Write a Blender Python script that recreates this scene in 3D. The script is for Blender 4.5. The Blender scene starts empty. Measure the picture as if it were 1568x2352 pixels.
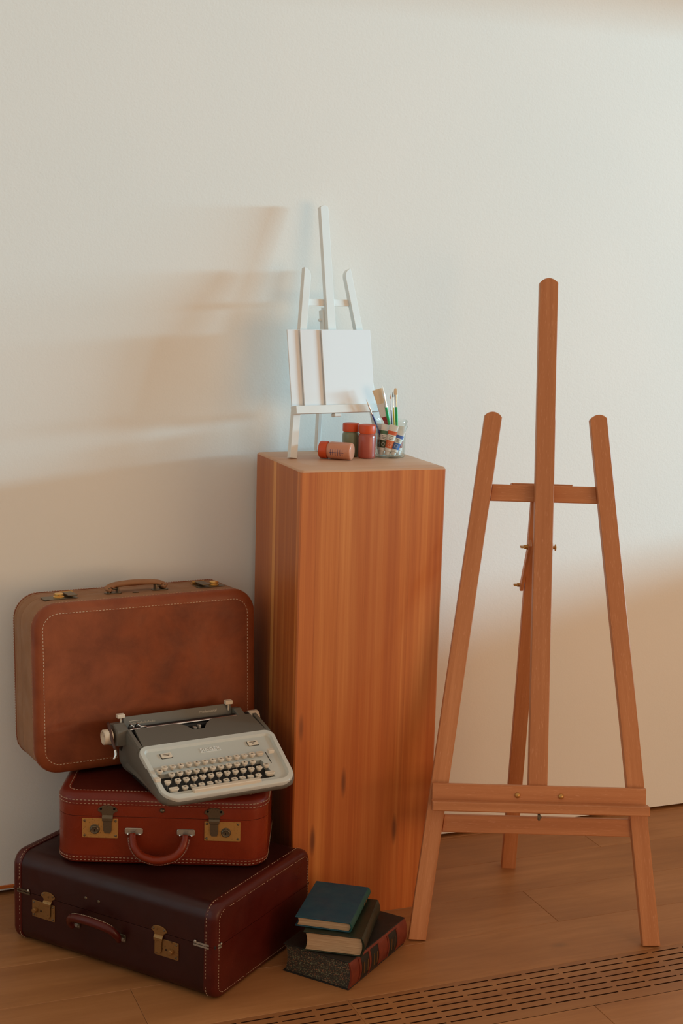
import bpy, bmesh, math, random
from mathutils import Vector, Matrix
random.seed(7)
S = bpy.context.scene
C = S.collection
PI = math.pi

# ------------------------------------------------------------------ camera
cam_d = bpy.data.cameras.new('camera'); cam = bpy.data.objects.new('camera', cam_d); C.objects.link(cam)
F_PX, YAW, PITCH, ROLL, CAM_H = 3314.0, .3793, -.1680, .0292, 1.4168
f_ = Vector((math.sin(YAW)*math.cos(PITCH), math.cos(YAW)*math.cos(PITCH), math.sin(PITCH)))
r_ = Vector((math.cos(YAW), -math.sin(YAW), 0)); u_ = r_.cross(f_)
r2 = r_*math.cos(ROLL)+u_*math.sin(ROLL); u2 = -r_*math.sin(ROLL)+u_*math.cos(ROLL)
cam.matrix_world = Matrix(((r2.x, u2.x, -f_.x, 0), (r2.y, u2.y, -f_.y, 0), (r2.z, u2.z, -f_.z, CAM_H), (0, 0, 0, 1)))
cam_d.sensor_fit = 'VERTICAL'; cam_d.sensor_height = 36.0; cam_d.lens = F_PX/2352*36.0
cam_d.clip_start = .05
S.camera = cam

# ------------------------------------------------------------------ world, window light, exposure
wld = bpy.data.worlds.new('world'); S.world = wld; wld.use_nodes = True
bg = wld.node_tree.nodes['Background']
bg.inputs[0].default_value = (.585, .475, .365, 1); bg.inputs[1].default_value = 1.0
LAMP = Vector((8.5, .9, 1.85)); AIM = Vector((1.35, 3.0, 1.0))
ld = bpy.data.lights.new('window_daylight', 'AREA'); ld.shape = 'RECTANGLE'; ld.size = 2.7; ld.size_y = .38
ld.energy = 670; ld.color = (.40, .83, 1.06)
lo = bpy.data.objects.new('window_daylight', ld); C.objects.link(lo); lo.location = LAMP
lo.rotation_euler = (AIM-LAMP).to_track_quat('-Z', 'Y').to_euler()
ld2 = bpy.data.lights.new('warm_bounce_fill', 'AREA'); ld2.shape = 'RECTANGLE'; ld2.size = 2.4; ld2.size_y = 1.2; ld2.energy = 30; ld2.color = (1, .58, .27)  # added fill lamp for the warm bounce on the lower right wall
l2 = bpy.data.objects.new('warm_bounce_fill', ld2); C.objects.link(l2); l2.location = (3.3, -.3, .8)
l2.rotation_euler = (Vector((1.6, 3, .4))-l2.location).to_track_quat('-Z', 'Y').to_euler()
S.view_settings.view_transform = 'Standard'; S.view_settings.look = 'None'
S.view_settings.gamma = 1; S.view_settings.use_curve_mapping = False
S.view_settings.exposure = 0.0

# ------------------------------------------------------------------ object helpers
def obj(name, bm, mat=None, parent=None, M=None, smooth=False, angle=None):
    bmesh.ops.recalc_face_normals(bm, faces=bm.faces)
    me = bpy.data.meshes.new(name); bm.to_mesh(me); bm.free()
    if mat: me.materials.append(mat)
    if smooth:
        me.polygons.foreach_set('use_smooth', [True]*len(me.polygons))
        if angle is not None and hasattr(me, 'set_sharp_from_angle'): me.set_sharp_from_angle(angle=math.radians(angle))
    return link(name, me, parent, M)
def link(name, me, parent=None, M=None):
    o = bpy.data.objects.new(name, me); C.objects.link(o)
    if parent: o.parent = parent
    if M is not None: o.matrix_local = M
    return o
def thing(name, label, cat, loc=(0, 0, 0), rz=0, group=None, M=None):
    o = bpy.data.objects.new(name, None); C.objects.link(o)
    if M is not None: o.matrix_world = M
    else: o.location = loc; o.rotation_euler = (0, 0, rz)
    o.empty_display_size = .05
    return tag(o, label, cat, group)
def tag(o, label, cat, group=None):
    o['label'] = label; o['category'] = cat
    if group: o['group'] = group
    return o
def struct(o): o['kind'] = 'structure'; return o
def stuff(o): o['kind'] = 'stuff'; return o
I4 = Matrix.Identity(4)
def T(x, y, z): return Matrix.Translation((x, y, z))
def R(a, ax): return Matrix.Rotation(a, 4, ax)
def frame(o, x, y, z):
    return Matrix(((x[0], y[0], z[0], o[0]), (x[1], y[1], z[1], o[1]), (x[2], y[2], z[2], o[2]), (0, 0, 0, 1)))

# ------------------------------------------------------------------ mesh helpers
def ring(bm, pts, M=I4): return [bm.verts.new(M @ Vector(p)) for p in pts]
def bridge(bm, a, b, closed=True):
    n = len(a)
    for i in range(n if closed else n-1):
        j = (i+1) % n
        try: bm.faces.new((a[i], a[j], b[j], b[i]))
        except ValueError: pass
def loft(bm, rings, M=I4, cap=(True, True)):
    R_ = [ring(bm, r, M) for r in rings]
    for a, b in zip(R_, R_[1:]): bridge(bm, a, b)
    if cap[0]: bm.faces.new(R_[0][::-1])
    if cap[1]: bm.faces.new(R_[-1])
    return R_
def box(bm, x0, x1, y0, y1, z0, z1, M=I4, b=0):
    if b <= 0:
        loft(bm, [[(x0, y0, z0), (x1, y0, z0), (x1, y1, z0), (x0, y1, z0)], [(x0, y0, z1), (x1, y0, z1), (x1, y1, z1), (x0, y1, z1)]], M); return
    rs = []
    for z, i in ((z0, b), (z0+b, 0), (z1-b, 0), (z1, b)):
        cx, cy = b, b
        p = []
        for sx, sy, first in ((0, 0, 0), (1, 0, 1), (1, 1, 0), (0, 1, 1)):
            X, Y = (x1 if sx else x0), (y1 if sy else y0); dx = -1 if sx else 1; dy = -1 if sy else 1
            a_ = (X+dx*i, Y+dy*(b if i == 0 else b*1.0), z); c_ = (X+dx*(b if i == 0 else b), Y+dy*i, z)
            if i: a_ = (X+dx*b, Y+dy*(b+b*.4), z); c_ = (X+dx*(b+b*.4), Y+dy*b, z)
            p += [c_, a_] if first == 1 and False else ([a_, c_] if first == 0 else [c_, a_])
        rs.append(p)
    loft(bm, rs, M)
def prism(bm, poly, z0, z1, M=I4, b=0):
    if b: 
        cx = sum(p[0] for p in poly)/len(poly); cy = sum(p[1] for p in poly)/len(poly)
        def ins(d):
            out = []
            n = len(poly)
            for i in range(n):
                p0, p, p1 = Vector(poly[i-1]), Vector(poly[i]), Vector(poly[(i+1) % n])
                e0 = (p-p0).normalized(); e1 = (p1-p).normalized()
                n0 = Vector((-e0.y, e0.x)); n1 = Vector((-e1.y, e1.x)); m = (n0+n1)
                m = m/max(.3, m.length_squared)*2 if m.length > 1e-6 else n0
                out.append((p.x+m.x*d, p.y+m.y*d))
            return out
        q = ins(b)
        loft(bm, [[(x, y, z0) for x, y in q], [(x, y, z0+b) for x, y in poly], [(x, y, z1-b) for x, y in poly], [(x, y, z1) for x, y in q]], M)
    else: loft(bm, [[(x, y, z0) for x, y in poly], [(x, y, z1) for x, y in poly]], M)
def rrect(x0, x1, y0, y1, r, n=5):
    if not isinstance(r, (tuple, list)): r = (r,)*4
    out = []
    for (cx, cy, a0, rr) in ((x1-r[0], y0+r[0], -PI/2, r[0]), (x1-r[1], y1-r[1], 0, r[1]), (x0+r[2], y1-r[2], PI/2, r[2]), (x0+r[3], y0+r[3], PI, r[3])):
        for k in range(n+1):
            a = a0+PI/2*k/n; out.append((cx+rr*math.cos(a), cy+rr*math.sin(a)))
    return out
def lathe(bm, prof, n=24, M=I4, cap=(True, True)):
    rs = [[(r*math.cos(2*PI*k/n), r*math.sin(2*PI*k/n), z) for k in range(n)] for r, z in prof]
    return loft(bm, rs, M, cap)
def tube(bm, pts, r, n=8, sx=1.0, up=Vector((0, 0, 1)), M=I4):
    pts = [Vector(p) for p in pts]; rs = []
    for i, p in enumerate(pts):
        t = (pts[min(i+1, len(pts)-1)]-pts[max(i-1, 0)]).normalized()
        a = up.cross(t)
        if a.length < 1e-4: a = Vector((1, 0, 0)).cross(t)
        a.normalize(); b = t.cross(a)
        rr = r[i] if isinstance(r, (list, tuple)) else r
        rs.append([p+a*math.cos(2*PI*k/n)*rr*sx+b*math.sin(2*PI*k/n)*rr for k in range(n)])
    loft(bm, rs, M)
def smoothpath(pts, n=6):
    P = [Vector(p) for p in pts]; out = []
    P = [P[0]*2-P[1]]+P+[P[-1]*2-P[-2]]
    for i in range(1, len(P)-2):
        for k in range(n):
            t = k/n; a, b, c, d = P[i-1:i+3]
            out.append(.5*((2*b)+(c-a)*t+(2*a-5*b+4*c-d)*t*t+(3*b-a-3*c+d)*t**3))
    out.append(P[-2]); return out
def dashes(bm, pts, nrm, ln=.0045, gap=.0028, w=.0011, h=.0007, M=I4, skip=.0):
    """little thread boxes along a polyline; nrm is a surface normal (vector or function of the point)"""
    pts = [Vector(p) for p in pts]; cum = [0]
    for a, b in zip(pts, pts[1:]): cum.append(cum[-1]+(b-a).length)
    def at(s):
        for i in range(len(pts)-1):
            if s <= cum[i+1] or i == len(pts)-2:
                t = (s-cum[i])/max(1e-9, cum[i+1]-cum[i]); return pts[i].lerp(pts[i+1], t)
    s = 0
    while s+ln < cum[-1]:
        if random.random() >= skip:
            a, b = at(s), at(s+ln); t = (b-a).normalized(); n_ = nrm(a) if callable(nrm) else Vector(nrm)
            n_ = Vector(n_).normalized(); c = n_.cross(t).normalized()*w*.5; o = n_*h
            v0 = [a-c-n_*.0003, b-c-n_*.0003, b+c-n_*.0003, a+c-n_*.0003]
            t4 = t*ln*.15
            v1 = [a-c*.5+o+t4, b-c*.5+o-t4, b+c*.5+o-t4, a+c*.5+o+t4]
            loft(bm, [v0, v1], M)
        s += ln+gap
def textmesh(s, size, depth=.0, name='lettering', bold=0, spacing=1.0, shear=0):
    cu = bpy.data.curves.new('txt', 'FONT'); cu.body = s; cu.size = size; cu.extrude = depth; cu.align_x = 'CENTER'; cu.align_y = 'CENTER'
    cu.offset = bold; cu.space_character = spacing; cu.shear = shear; cu.resolution_u = 2
    o = bpy.data.objects.new('txt', cu); C.objects.link(o)
    dg = bpy.context.evaluated_depsgraph_get(); dg.update()
    me = bpy.data.meshes.new_from_object(o.evaluated_get(dg)); me.name = name
    bpy.data.objects.remove(o); bpy.data.curves.remove(cu)
    return me

# ------------------------------------------------------------------ materials
def mat(name, col=(.5, .5, .5), rough=.5, metal=0, spec=.5, coat=0):
    m = bpy.data.materials.new(name); m.use_nodes = True; b = m.node_tree.nodes['Principled BSDF']
    b.inputs['Base Color'].default_value = (*col, 1); b.inputs['Roughness'].default_value = rough
    b.inputs['Metallic'].default_value = metal; b.inputs['Specular IOR Level'].default_value = spec
    b.inputs['Coat Weight'].default_value = coat; b.inputs['Coat Roughness'].default_value = .25
    return m
class NT:
    def __init__(s, m): s.t = m.node_tree; s.b = s.t.nodes['Principled BSDF']
    def n(s, ty, **kw):
        x = s.t.nodes.new(ty)
        for k, v in kw.items():
            if k in x.inputs.keys() if isinstance(k, str) else False: x.inputs[k].default_value = v
            else: setattr(x, k, v)
        return x
    def l(s, a, b): s.t.links.new(a, b)
    def coord(s, scale=(1, 1, 1), rnd=True, kind='Object'):
        tc = s.n('ShaderNodeTexCoord'); mp = s.n('ShaderNodeMapping'); mp.inputs['Scale'].default_value = scale
        s.l(tc.outputs[kind], mp.inputs['Vector'])
        if rnd:
            oi = s.n('ShaderNodeObjectInfo'); mu = s.n('ShaderNodeMath', operation='MULTIPLY'); mu.inputs[1].default_value = 37.0
            s.l(oi.outputs['Random'], mu.inputs[0]); cb = s.n('ShaderNodeCombineXYZ')
            for i in range(3): s.l(mu.outputs[0], cb.inputs[i])
            s.l(cb.outputs[0], mp.inputs['Location']); s.oi = oi
        return mp.outputs[0]
    def noise(s, v, sc, det=4, rough=.5, dist=0):
        x = s.n('ShaderNodeTexNoise'); x.inputs['Scale'].default_value = sc; x.inputs['Detail'].default_value = det
        x.inputs['Roughness'].default_value = rough; x.inputs['Distortion'].default_value = dist; s.l(v, x.inputs['Vector']); return x.outputs['Fac']
    def ramp(s, v, stops):
        x = s.n('ShaderNodeValToRGB'); e = x.color_ramp.elements
        while len(e) > len(stops): e.remove(e[-1])
        while len(e) < len(stops): e.new(.5)
        for i, (p, c) in enumerate(stops): e[i].position = p; e[i].color = (*c, 1) if len(c) == 3 else c
        s.l(v, x.inputs[0]); return x.outputs[0]
    def mix(s, f, a, b, mode='MIX'):
        x = s.n('ShaderNodeMix', data_type='RGBA', blend_type=mode)
        for k, v in ((0, f), (6, a), (7, b)):
            if isinstance(v, (int, float)): x.inputs[k].default_value = v
            elif isinstance(v, tuple): x.inputs[k].default_value = (*v, 1)
            else: s.l(v, x.inputs[k])
        return x.outputs[2]
    def bump(s, h, st=.2, d=.001):
        x = s.n('ShaderNodeBump'); x.inputs['Strength'].default_value = st; x.inputs['Distance'].default_value = d
        s.l(h, x.inputs['Height']); s.l(x.outputs[0], s.b.inputs['Normal'])
    def col(s, c): s.l(c, s.b.inputs['Base Color'])

def wood(name, c0, c1, c2, axis='z', grain=90, stretch=.03, rough=.45, bmp=.15, spec=.4, coat=0, vary=.15, rings=True, knots=None, flecks=None):
    m = mat(name, c1, rough, spec=spec, coat=coat); N = NT(m)
    sc = {'x': (stretch, 1, 1), 'y': (1, stretch, 1), 'z': (1, 1, stretch)}[axis]
    v = N.coord(sc)
    g = N.noise(v, grain, 5, .6, .4)
    fine = N.noise(v, grain*2.6, 3, .5); broad = N.noise(v, grain*.22, 2, .5, .5)
    base = N.ramp(N.mix(.5, N.mix(.35, g, fine), broad), [(.34, c0), (.5, c1), (.66, c2)])
    if rings:
        big = N.noise(v, grain*.14, 2, .5, 1.2)
        base = N.mix(N.ramp(big, [(.38, (0, 0, 0)), (.62, (1, 1, 1))]), base, N.mix(.5, base, c0, 'MULTIPLY' if False else 'MIX'))
    pale = N.mix(N.oi.outputs['Random'], (1-vary,)*3, (1+vary*.6,)*3)
    base = N.mix(1.0, base, pale, 'MULTIPLY')
    if knots:
        v2 = N.coord(knots['scale']); vo = N.n('ShaderNodeTexVoronoi'); vo.inputs['Scale'].default_value = knots['freq']; N.l(v2, vo.inputs['Vector'])
        k = N.ramp(vo.outputs['Distance'], [(0, (1, 1, 1)), (knots['size']*.4, (.9, .9, .9)), (knots['size'], (0, 0, 0))])
        gate = N.ramp(vo.outputs['Color'], [(knots.get('gate', .6), (0, 0, 0)), (knots.get('gate', .6)+.02, (1, 1, 1))])
        base = N.mix(N.mix(1.0, k, gate, 'MULTIPLY'), base, knots['col'])
    if flecks:
        fl = N.noise(N.coord({'x': (.12, 1, 1), 'y': (1, .12, 1), 'z': (1, 1, .12)}[axis]), grain*3.2, 2, .5)
        base = N.mix(N.ramp(fl, [(.60, (0, 0, 0)), (.76, (.34,)*3)]), base, flecks)
    N.col(base); N.bump(g, bmp, .0006)
    return m
def leather(name, c0, c1, rough=.42, scale=14, bmp=.25, spec=.32, wear=None):
    m = mat(name, c0, rough, spec=spec); N = NT(m); v = N.coord()
    a = N.noise(v, scale, 5, .6, .3); base = N.ramp(a, [(.3, c0), (.7, c1)])
    if wear:
        w = N.noise(v, 30, 8, .7, 1.0); base = N.mix(N.ramp(w, [(.66, (0, 0, 0)), (.74, (.7,)*3)]), base, wear)
    N.col(base)
    g = N.noise(v, 520, 3, .6); N.bump(g, bmp, .0004)
    rg = N.ramp(N.noise(v, 22, 3), [(.3, (rough*.8,)*3), (.7, (min(1, rough*1.25),)*3)]); N.l(rg, N.b.inputs['Roughness'])
    return m
def metal_old(name, c0, c1, rough=.38, sc=260):
    m = mat(name, c0, rough, metal=.6); N = NT(m); v = N.coord()
    a = N.noise(v, sc, 6, .7); N.col(N.ramp(a, [(.32, c1), (.42, c0)])); N.bump(a, .12, .0003); return m

M_wall = mat('wall_plaster', (.86, .84, .79), .85, spec=.15); N = NT(M_wall); v = N.coord((1, 1, 1), False)
h1 = N.noise(v, 230, 3, .55); h2 = N.noise(v, 75, 3, .5); hh = N.mix(.35, h1, h2)
N.bump(hh, .12, .003)
N.col(N.mix(N.ramp(N.noise(v, 2.2, 3), [(.35, (0,)*3), (.7, (1,)*3)]), (.87, .85, .80), (.84, .835, .79)))
M_beech = wood('easel_beech', (.45, .165, .060), (.55, .218, .084), (.64, .275, .118), 'z', 170, .035, .5, .12, vary=.08, flecks=(.78, .40, .23))
M_beech_x = wood('easel_beech_crosswise', (.45, .165, .060), (.55, .218, .084), (.64, .275, .118), 'x', 170, .035, .5, .12, vary=.08, flecks=(.78, .40, .23))
M_pine = wood('plinth_pine', (.40, .088, .018), (.56, .160, .034), (.74, .275, .070), 'z', 95, .014, .42, .12, vary=.12, coat=.12,
              knots=dict(scale=(1.6, 1.6, .30), freq=11.0, size=.135, gate=.42, col=(.20, .055, .018)))
M_pine_l = wood('plinth_pine_pale', (.60, .20, .045), (.70, .27, .065), (.78, .34, .10), 'z', 62, .022, .42, .1, vary=.05, coat=.12)
M_pine_top = wood('plinth_top_worn', (.48, .25, .14), (.60, .34, .20), (.68, .42, .27), 'x', 40, .06, .5, .12, vary=.0)
M_oak = wood('floor_oak', (.29, .115, .038), (.385, .165, .056), (.48, .22, .085), 'x', 46, .13, .46, .12, vary=.05,
             knots=dict(scale=(.7, 1.5, 1), freq=5.2, size=.11, gate=.55, col=(.20, .095, .040)))
M_grille = wood('grille_oak', (.27, .105, .035), (.355, .15, .05), (.44, .21, .08), 'x', 40, .06, .46, .12, vary=.08)
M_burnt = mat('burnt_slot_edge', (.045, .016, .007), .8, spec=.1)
M_black = mat('void_black', (.006, .005, .004), .9, spec=.1)
M_white = mat('white_paint', (.76, .75, .72), .5); N = NT(M_white); v = N.coord()
N.bump(N.noise(v, 160, 4), .12, .0006); N.col(N.mix(N.ramp(N.noise(v, 30, 5), [(.68, (0,)*3), (.75, (.6,)*3)]), (.76, .75, .71), (.62, .58, .52)))
M_canvas = mat('primed_canvas', (.80, .80, .80), .75, spec=.2); N = NT(M_canvas); v = N.coord(); N.bump(N.noise(v, 900, 2), .15, .0003)
M_tan = leather('tan_leather', (.155, .031, .009), (.31, .072, .021), .42, 11)
M_tan_side = leather('tan_leather_side', (.27, .125, .058), (.33, .155, .072), .55, 12)
M_tan_trim = leather('tan_leather_binding', (.21, .046, .014), (.29, .070, .022), .4, 20)
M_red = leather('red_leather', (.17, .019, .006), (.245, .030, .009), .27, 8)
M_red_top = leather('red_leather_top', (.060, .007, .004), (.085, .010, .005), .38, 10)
M_red_trim = leather('red_leather_trim', (.13, .014, .006), (.19, .020, .008), .34, 16)
M_maroon = leather('maroon_leather', (.028, .0060, .0045), (.040, .008, .006), .36, 9)
M_maroon_cap = leather('maroon_leather_end', (.060, .0065, .0045), (.090, .010, .006), .33, 11, wear=(.30, .10, .06))
M_thread = mat('cream_thread', (.50, .36, .24), .8)
M_thread_t = mat('tan_thread', (.50, .26, .14), .8)
M_brass = metal_old('old_brass', (.55, .30, .09), (.10, .045, .02))
M_brass_dk = metal_old('tarnished_brass', (.30, .155, .05), (.06, .03, .015), .4, 180)
M_brass_hi = metal_old('polished_brass', (.85, .50, .14), (.5, .25, .07), .25)
M_bronze = metal_old('dark_bronze', (.14, .105, .065), (.05, .035, .025), .35)
M_steel = metal_old('dull_steel', (.42, .38, .32), (.2, .17, .14), .33)
M_chrome = mat('chrome', (.8, .8, .8), .18, metal=1)
M_silver = mat('brush_ferrule', (.75, .74, .72), .22, metal=1)
M_seam = mat('dark_seam', (.02, .008, .005), .7)

# ------------------------------------------------------------------ setting: floor, walls
YW = 3.119; GAP = .009
fl = bpy.data.objects.new('floor', None); C.objects.link(fl); struct(fl)
def plank(x0, x1, y0, y1, parent=fl, m=M_oak, name='plank'):
    bm = bmesh.new(); L_, W_ = x1-x0, y1-y0; g = .0003
    box(bm, -L_/2+g, L_/2-g, -W_/2+g, W_/2-g, -.02, 0, b=.0008)
    return obj(name, bm, m, parent, T((x0+x1)/2, (y0+y1)/2, 0))
bm = bmesh.new(); box(bm, -1.6, 4.1, -1.0, 4.0, -.06, -.021); obj('subfloor', bm, M_black, fl)
GY0, GY1 = 2.2565, 2.4285
rows = [(GY1, 2.605), (2.605, 2.771), (2.771, 2.942), (2.942, 3.112), (3.112, 3.282)]
y = GY0
while y > -.9: rows.append((y-.17, y)); y -= .17
joints = {0: [-.2, .62, 2.05], 1: [.1, 1.585, 3.1], 2: [-.5, .9, 2.5], 3: [.3, 1.9], 4: [.0, 1.4, 2.9]}
for i, (a, b) in enumerate(rows):
    js = joints.get(i, [random.uniform(-1, .4), random.uniform(.9, 1.8), random.uniform(2.4, 3.3)])
    xs = [-1.6]+js+[4.0]
    for x0, x1 in zip(xs, xs[1:]): plank(x0, x1, a, b)

# slotted wooden floor grille: modules with real slots
gr = thing('floor_grille', 'long slotted wooden ventilation grille set flush into the floor', 'floor vent', (0, 0, 0))
PX, PYR, SL = .0762, .0207, .0655
ROW1 = 2.4135
def grille(x0, ncol):
    L_ = ncol*PX; bm = bmesh.new(); w = .0040
    ys = [GY1-.0006]+[c for k in range(7) for c in (ROW1-k*PYR+w/2, ROW1-k*PYR-w/2)]+[GY0+.0006]
    for k in range(0, len(ys), 2): box(bm, -L_/2+.0002, L_/2-.0002, ys[k+1]-GY1, ys[k]-GY1, -.02, 0)
    for k in range(7):
        yc = ROW1-k*PYR-GY1
        for c in range(ncol+1):
            xc = -L_/2+c*PX; h = (PX-SL)/2
            a, b = max(xc-h, -L_/2+.0002), min(xc+h, L_/2-.0002)
            pts = [(a, yc-w/2), (b, yc-w/2)]
            if c < ncol: pts += [(b-.0015, yc)]
            pts += [(b, yc+w/2), (a, yc+w/2)]
            if c > 0: pts += [(a+.0015, yc)]
            loft(bm, [[(x, y_, -.02) for x, y_ in pts], [(x, y_, 0) for x, y_ in pts]])
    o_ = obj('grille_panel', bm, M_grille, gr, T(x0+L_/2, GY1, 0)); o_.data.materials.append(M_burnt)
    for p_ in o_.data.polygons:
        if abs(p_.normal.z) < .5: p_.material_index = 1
# slot gap column positions: gap centres at x = GX0 + n*PX
GX0 = 1.3159-.3048
for s_ in range(-3, 4): grille(GX0+s_*12*PX, 12)
bm = bmesh.new(); box(bm, -1.7, 4.2, GY0, GY1, -.0212, -.0202); obj('duct_lining', bm, M_black, gr)

bm = bmesh.new(); box(bm, -1.8, 4.12, YW, YW+.10, GAP, 3.0)
struct(obj('wall_back', bm, M_wall))
bm = bmesh.new(); box(bm, -1.8, 4.12, YW+.028, YW+.099, -.001, GAP)
struct(obj('gap_blocker', bm, M_black))  # black blocker added behind the wall gap, keeps it dark and stops light leaking
bm = bmesh.new(); box(bm, -.9, .52, YW-.004, YW, GAP+.005, GAP+.0125, b=.0008)
struct(obj('trim_2', bm, mat('orange_strip', (.60, .15, .025), .5)))
bm = bmesh.new(); box(bm, -1.62, -1.5, -1.0, YW, 0, 3.0); struct(obj('wall_left', bm, M_wall))
# right wall with the window the daylight comes through
XR, WY0, WY1, WZ0, WZ1 = 4.0, .7, 2.95, 1.022, 2.04
for nm, (y0, y1, z0, z1) in (('a', (-1.0, WY0, 0, 3.0)), ('b', (WY1, YW, 0, 3.0)), ('c', (WY0, WY1, 0, WZ0)), ('d', (WY0, WY1, WZ1, 3.0))):
    pass
bm = bmesh.new()
for (y0, y1, z0, z1) in ((-1.0, WY0, 0, 3.0), (WY1, YW, 0, 3.0), (WY0, WY1, 0, WZ0), (WY0, WY1, WZ1, 3.0)): box(bm, XR, XR+.12, y0, y1, z0, z1)
struct(obj('wall_right', bm, M_wall))
wf = bpy.data.objects.new('window_1', None); C.objects.link(wf); struct(wf)
for (y0, y1, z0, z1) in ((WY0, WY0+.05, WZ0, WZ1), (WY1-.05, WY1, WZ0, WZ1), (WY0, WY1, WZ0-.001, WZ0+.001), (WY0, WY1, WZ1-.04, WZ1)):
    bm = bmesh.new(); box(bm, XR-.01, XR+.05, y0, y1, z0, z1); obj('window_frame', bm, M_white, wf)

# ------------------------------------------------------------------ plinth
PL = thing('plinth', 'tall square plinth of glued orange pine boards standing against the wall', 'plinth', (1.0147, 2.778, 0), -.0138)
PW, PD, PH = .33, .303, .9995
fr = [0, .11, .27, .455, .76, 1]; e = .00006
for k, (a, b) in enumerate(zip(fr, fr[1:])):
    bm = bmesh.new(); w = (b-a)*PW; bx = .003 if k in (0, 4) else 0
    x0, x1 = -w/2+e, w/2-e
    p = [(x0, 0), (x1, 0), (x1, .02), (x0, .02)]
    if k == 0: p = [(x0+.003, 0), (x1, 0), (x1, .02), (x0, .02), (x0, .003)]
    if k == 4: p = [(x0, 0), (x1-.003, 0), (x1, .003), (x1, .02), (x0, .02)]
    prism(bm, p, 0, PH-.0042)
    obj('board', bm, M_pine_l if k == 1 and False else M_pine, PL, T((a+b)/2*PW, 0, .0), smooth=False)
sd = [(0.0, .5, M_pine), (.5, .57, M_pine_l), (.57, 1, M_pine)]
for xs in (0, 1):
    for a, b, m_ in sd:
        bm = bmesh.new(); d0, d1 = .02+a*(PD-.02), .02+b*(PD-.02)
        box(bm, 0, .02, -(d1-d0)/2+e, (d1-d0)/2-e, 0, PH-.0042)
        obj('board', bm, m_, PL, T(0 if xs == 0 else PW-.02, (d0+d1)/2, 0))
bm = bmesh.new(); box(bm, .02, PW-.02, PD-.02, PD, 0, PH-.0042); obj('board', bm, M_pine, PL)
# worn top with rounded, nibbled rim
bm = bmesh.new()
out = rrect(0, PW, 0, PD, .006, 3)
def dens(poly, step=.008):
    o_ = []
    for i in range(len(poly)):
        a = Vector(poly[i]); b = Vector(poly[(i+1) % len(poly)]); n_ = max(1, int((b-a).length/step))
        for k in range(n_): o_.append(tuple(a.lerp(b, k/n_)))
    return o_
out = dens(out)
cx, cy = PW/2, PD/2
def shr(p, d):
    dx = max(-1, min(1, (p[0]-cx)/(cx)*8)); dy = max(-1, min(1, (p[1]-cy)/(cy)*8)); return (p[0]-dx*d if abs(p[0]-cx) > cx-.012 else p[0], p[1]-dy*d if abs(p[1]-cy) > cy-.012 else p[1])
jit = [random.uniform(-.0008, .0008) for _ in out]
loft(bm, [[(x, y, PH-.0042) for x, y in out], [(*shr(p, .0003+max(0, j)), PH-.0022+j*.8) for p, j in zip(out, jit)], [(*shr(p, .0012+j*.5), PH-.0008+j*.3) for p, j in zip(out, jit)], [(*shr(p, .003+j), PH) for p, j in zip(out, jit)]])
obj('top', bm, M_pine_top, PL, smooth=True, angle=50)
bm = bmesh.new()
for (x0, x1, z0, z1) in ((.006, .02, PH-.02, PH-.0042),): pass
bm.free()

# ------------------------------------------------------------------ easels
def stave(w, th, L_, top='round', M=I4, b=.0012, foot=0.0):
    """board standing along local z, front face at y=0, centred in x. foot = slope of the cut foot"""
    bm = bmesh.new(); h = w/2; p = [(-h, foot*h), (h, -foot*h)]
    if top == 'round':
        r = h*.42; n = 10
        a0 = math.asin(.82)
        Rr = h/.82*1.0
        for k in range(n+1):
            a = a0-2*a0*k/n; p.append((Rr*math.sin(a), L_-Rr+Rr*math.cos(a)))
    elif top in ('inL', 'inR'):
        s = 1 if top == 'inR' else -1; n = 8; q = []
        for k in range(n+1):
            a = PI/2*k/n; q.append((s*(h-w*.95*math.sin(a)) if False else s*(h-w*(1-math.cos(a))), L_-w*1.05+w*1.05*math.sin(a)))
        # from the inner side curving up to the outer tip
        if s == 1: p += q
        else: p += q[::-1]
    else: p += [(h, L_), (-h, L_)]
    if top == 'inR': p = [p[0], p[1]]+q+[(-h, L_)] if q[-1][0] > -h+1e-4 else [p[0], p[1]]+q
    if top == 'inL': p = [p[0], p[1]]+([(h, L_)] if q[-1][0] < h-1e-4 else [])+q[::-1]
    # prism extrudes along z -> map to (x, depth, height)
    Mx = Matrix(((1, 0, 0, 0), (0, 0, 1, 0), (0, 1, 0, 0), (0, 0, 0, 1)))
    prism(bm, p, 0, th, Mx, b)
    return bm
def plane_frame(tilt): return R(-tilt, 'X')           # local x across, y back, z up the leaning plane
# --- big beech easel
EA = thing('easel', 'large brown beech easel with three uprights standing on the floor at right', 'easel', (1.4786, 2.5226, 0), -.3723)
P = plane_frame(math.radians(11.8))
for s_ in (-1, 1):
    base = Vector((s_*.2512, 0, 0)); topv = Vector((s_*.1133, 0, 1.137)); d = topv-base
    ang = math.atan2(d.x, d.z)
    obj('leg', stave(.0372, .022, d.length+.001, 'round', foot=-math.tan(ang)*.7), M_beech, EA, P @ T(base.x, 0, .0035) @ R(ang, 'Y'))
obj('mast', stave(.0405, .022, 1.436-.318, 'round'), M_beech, EA, P @ T(-.0008, -.006, .318))
def bar(name, x0, x1, y0, y1, z0, z1, parent, M, m, b=.0012, dx=0):
    bm = bmesh.new()
    p = [(x0-dx, z0), (x1+dx, z0), (x1, z1), (x0, z1)]
    Mx = Matrix(((1, 0, 0, 0), (0, 0, 1, 0), (0, 1, 0, 0), (0, 0, 0, 1)))
    prism(bm, p, y0, y1, Mx, b)
    return obj(name, bm, m, parent, M)
bar('crossbar', -.1112, .1135, .0165, .030, .949, .9855, EA, P, M_beech_x, dx=.0045)
bar('lower_crossbar', -.1990, .2025, .006, .022, .233, .270, EA, P, M_beech_x, dx=.0045)
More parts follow.
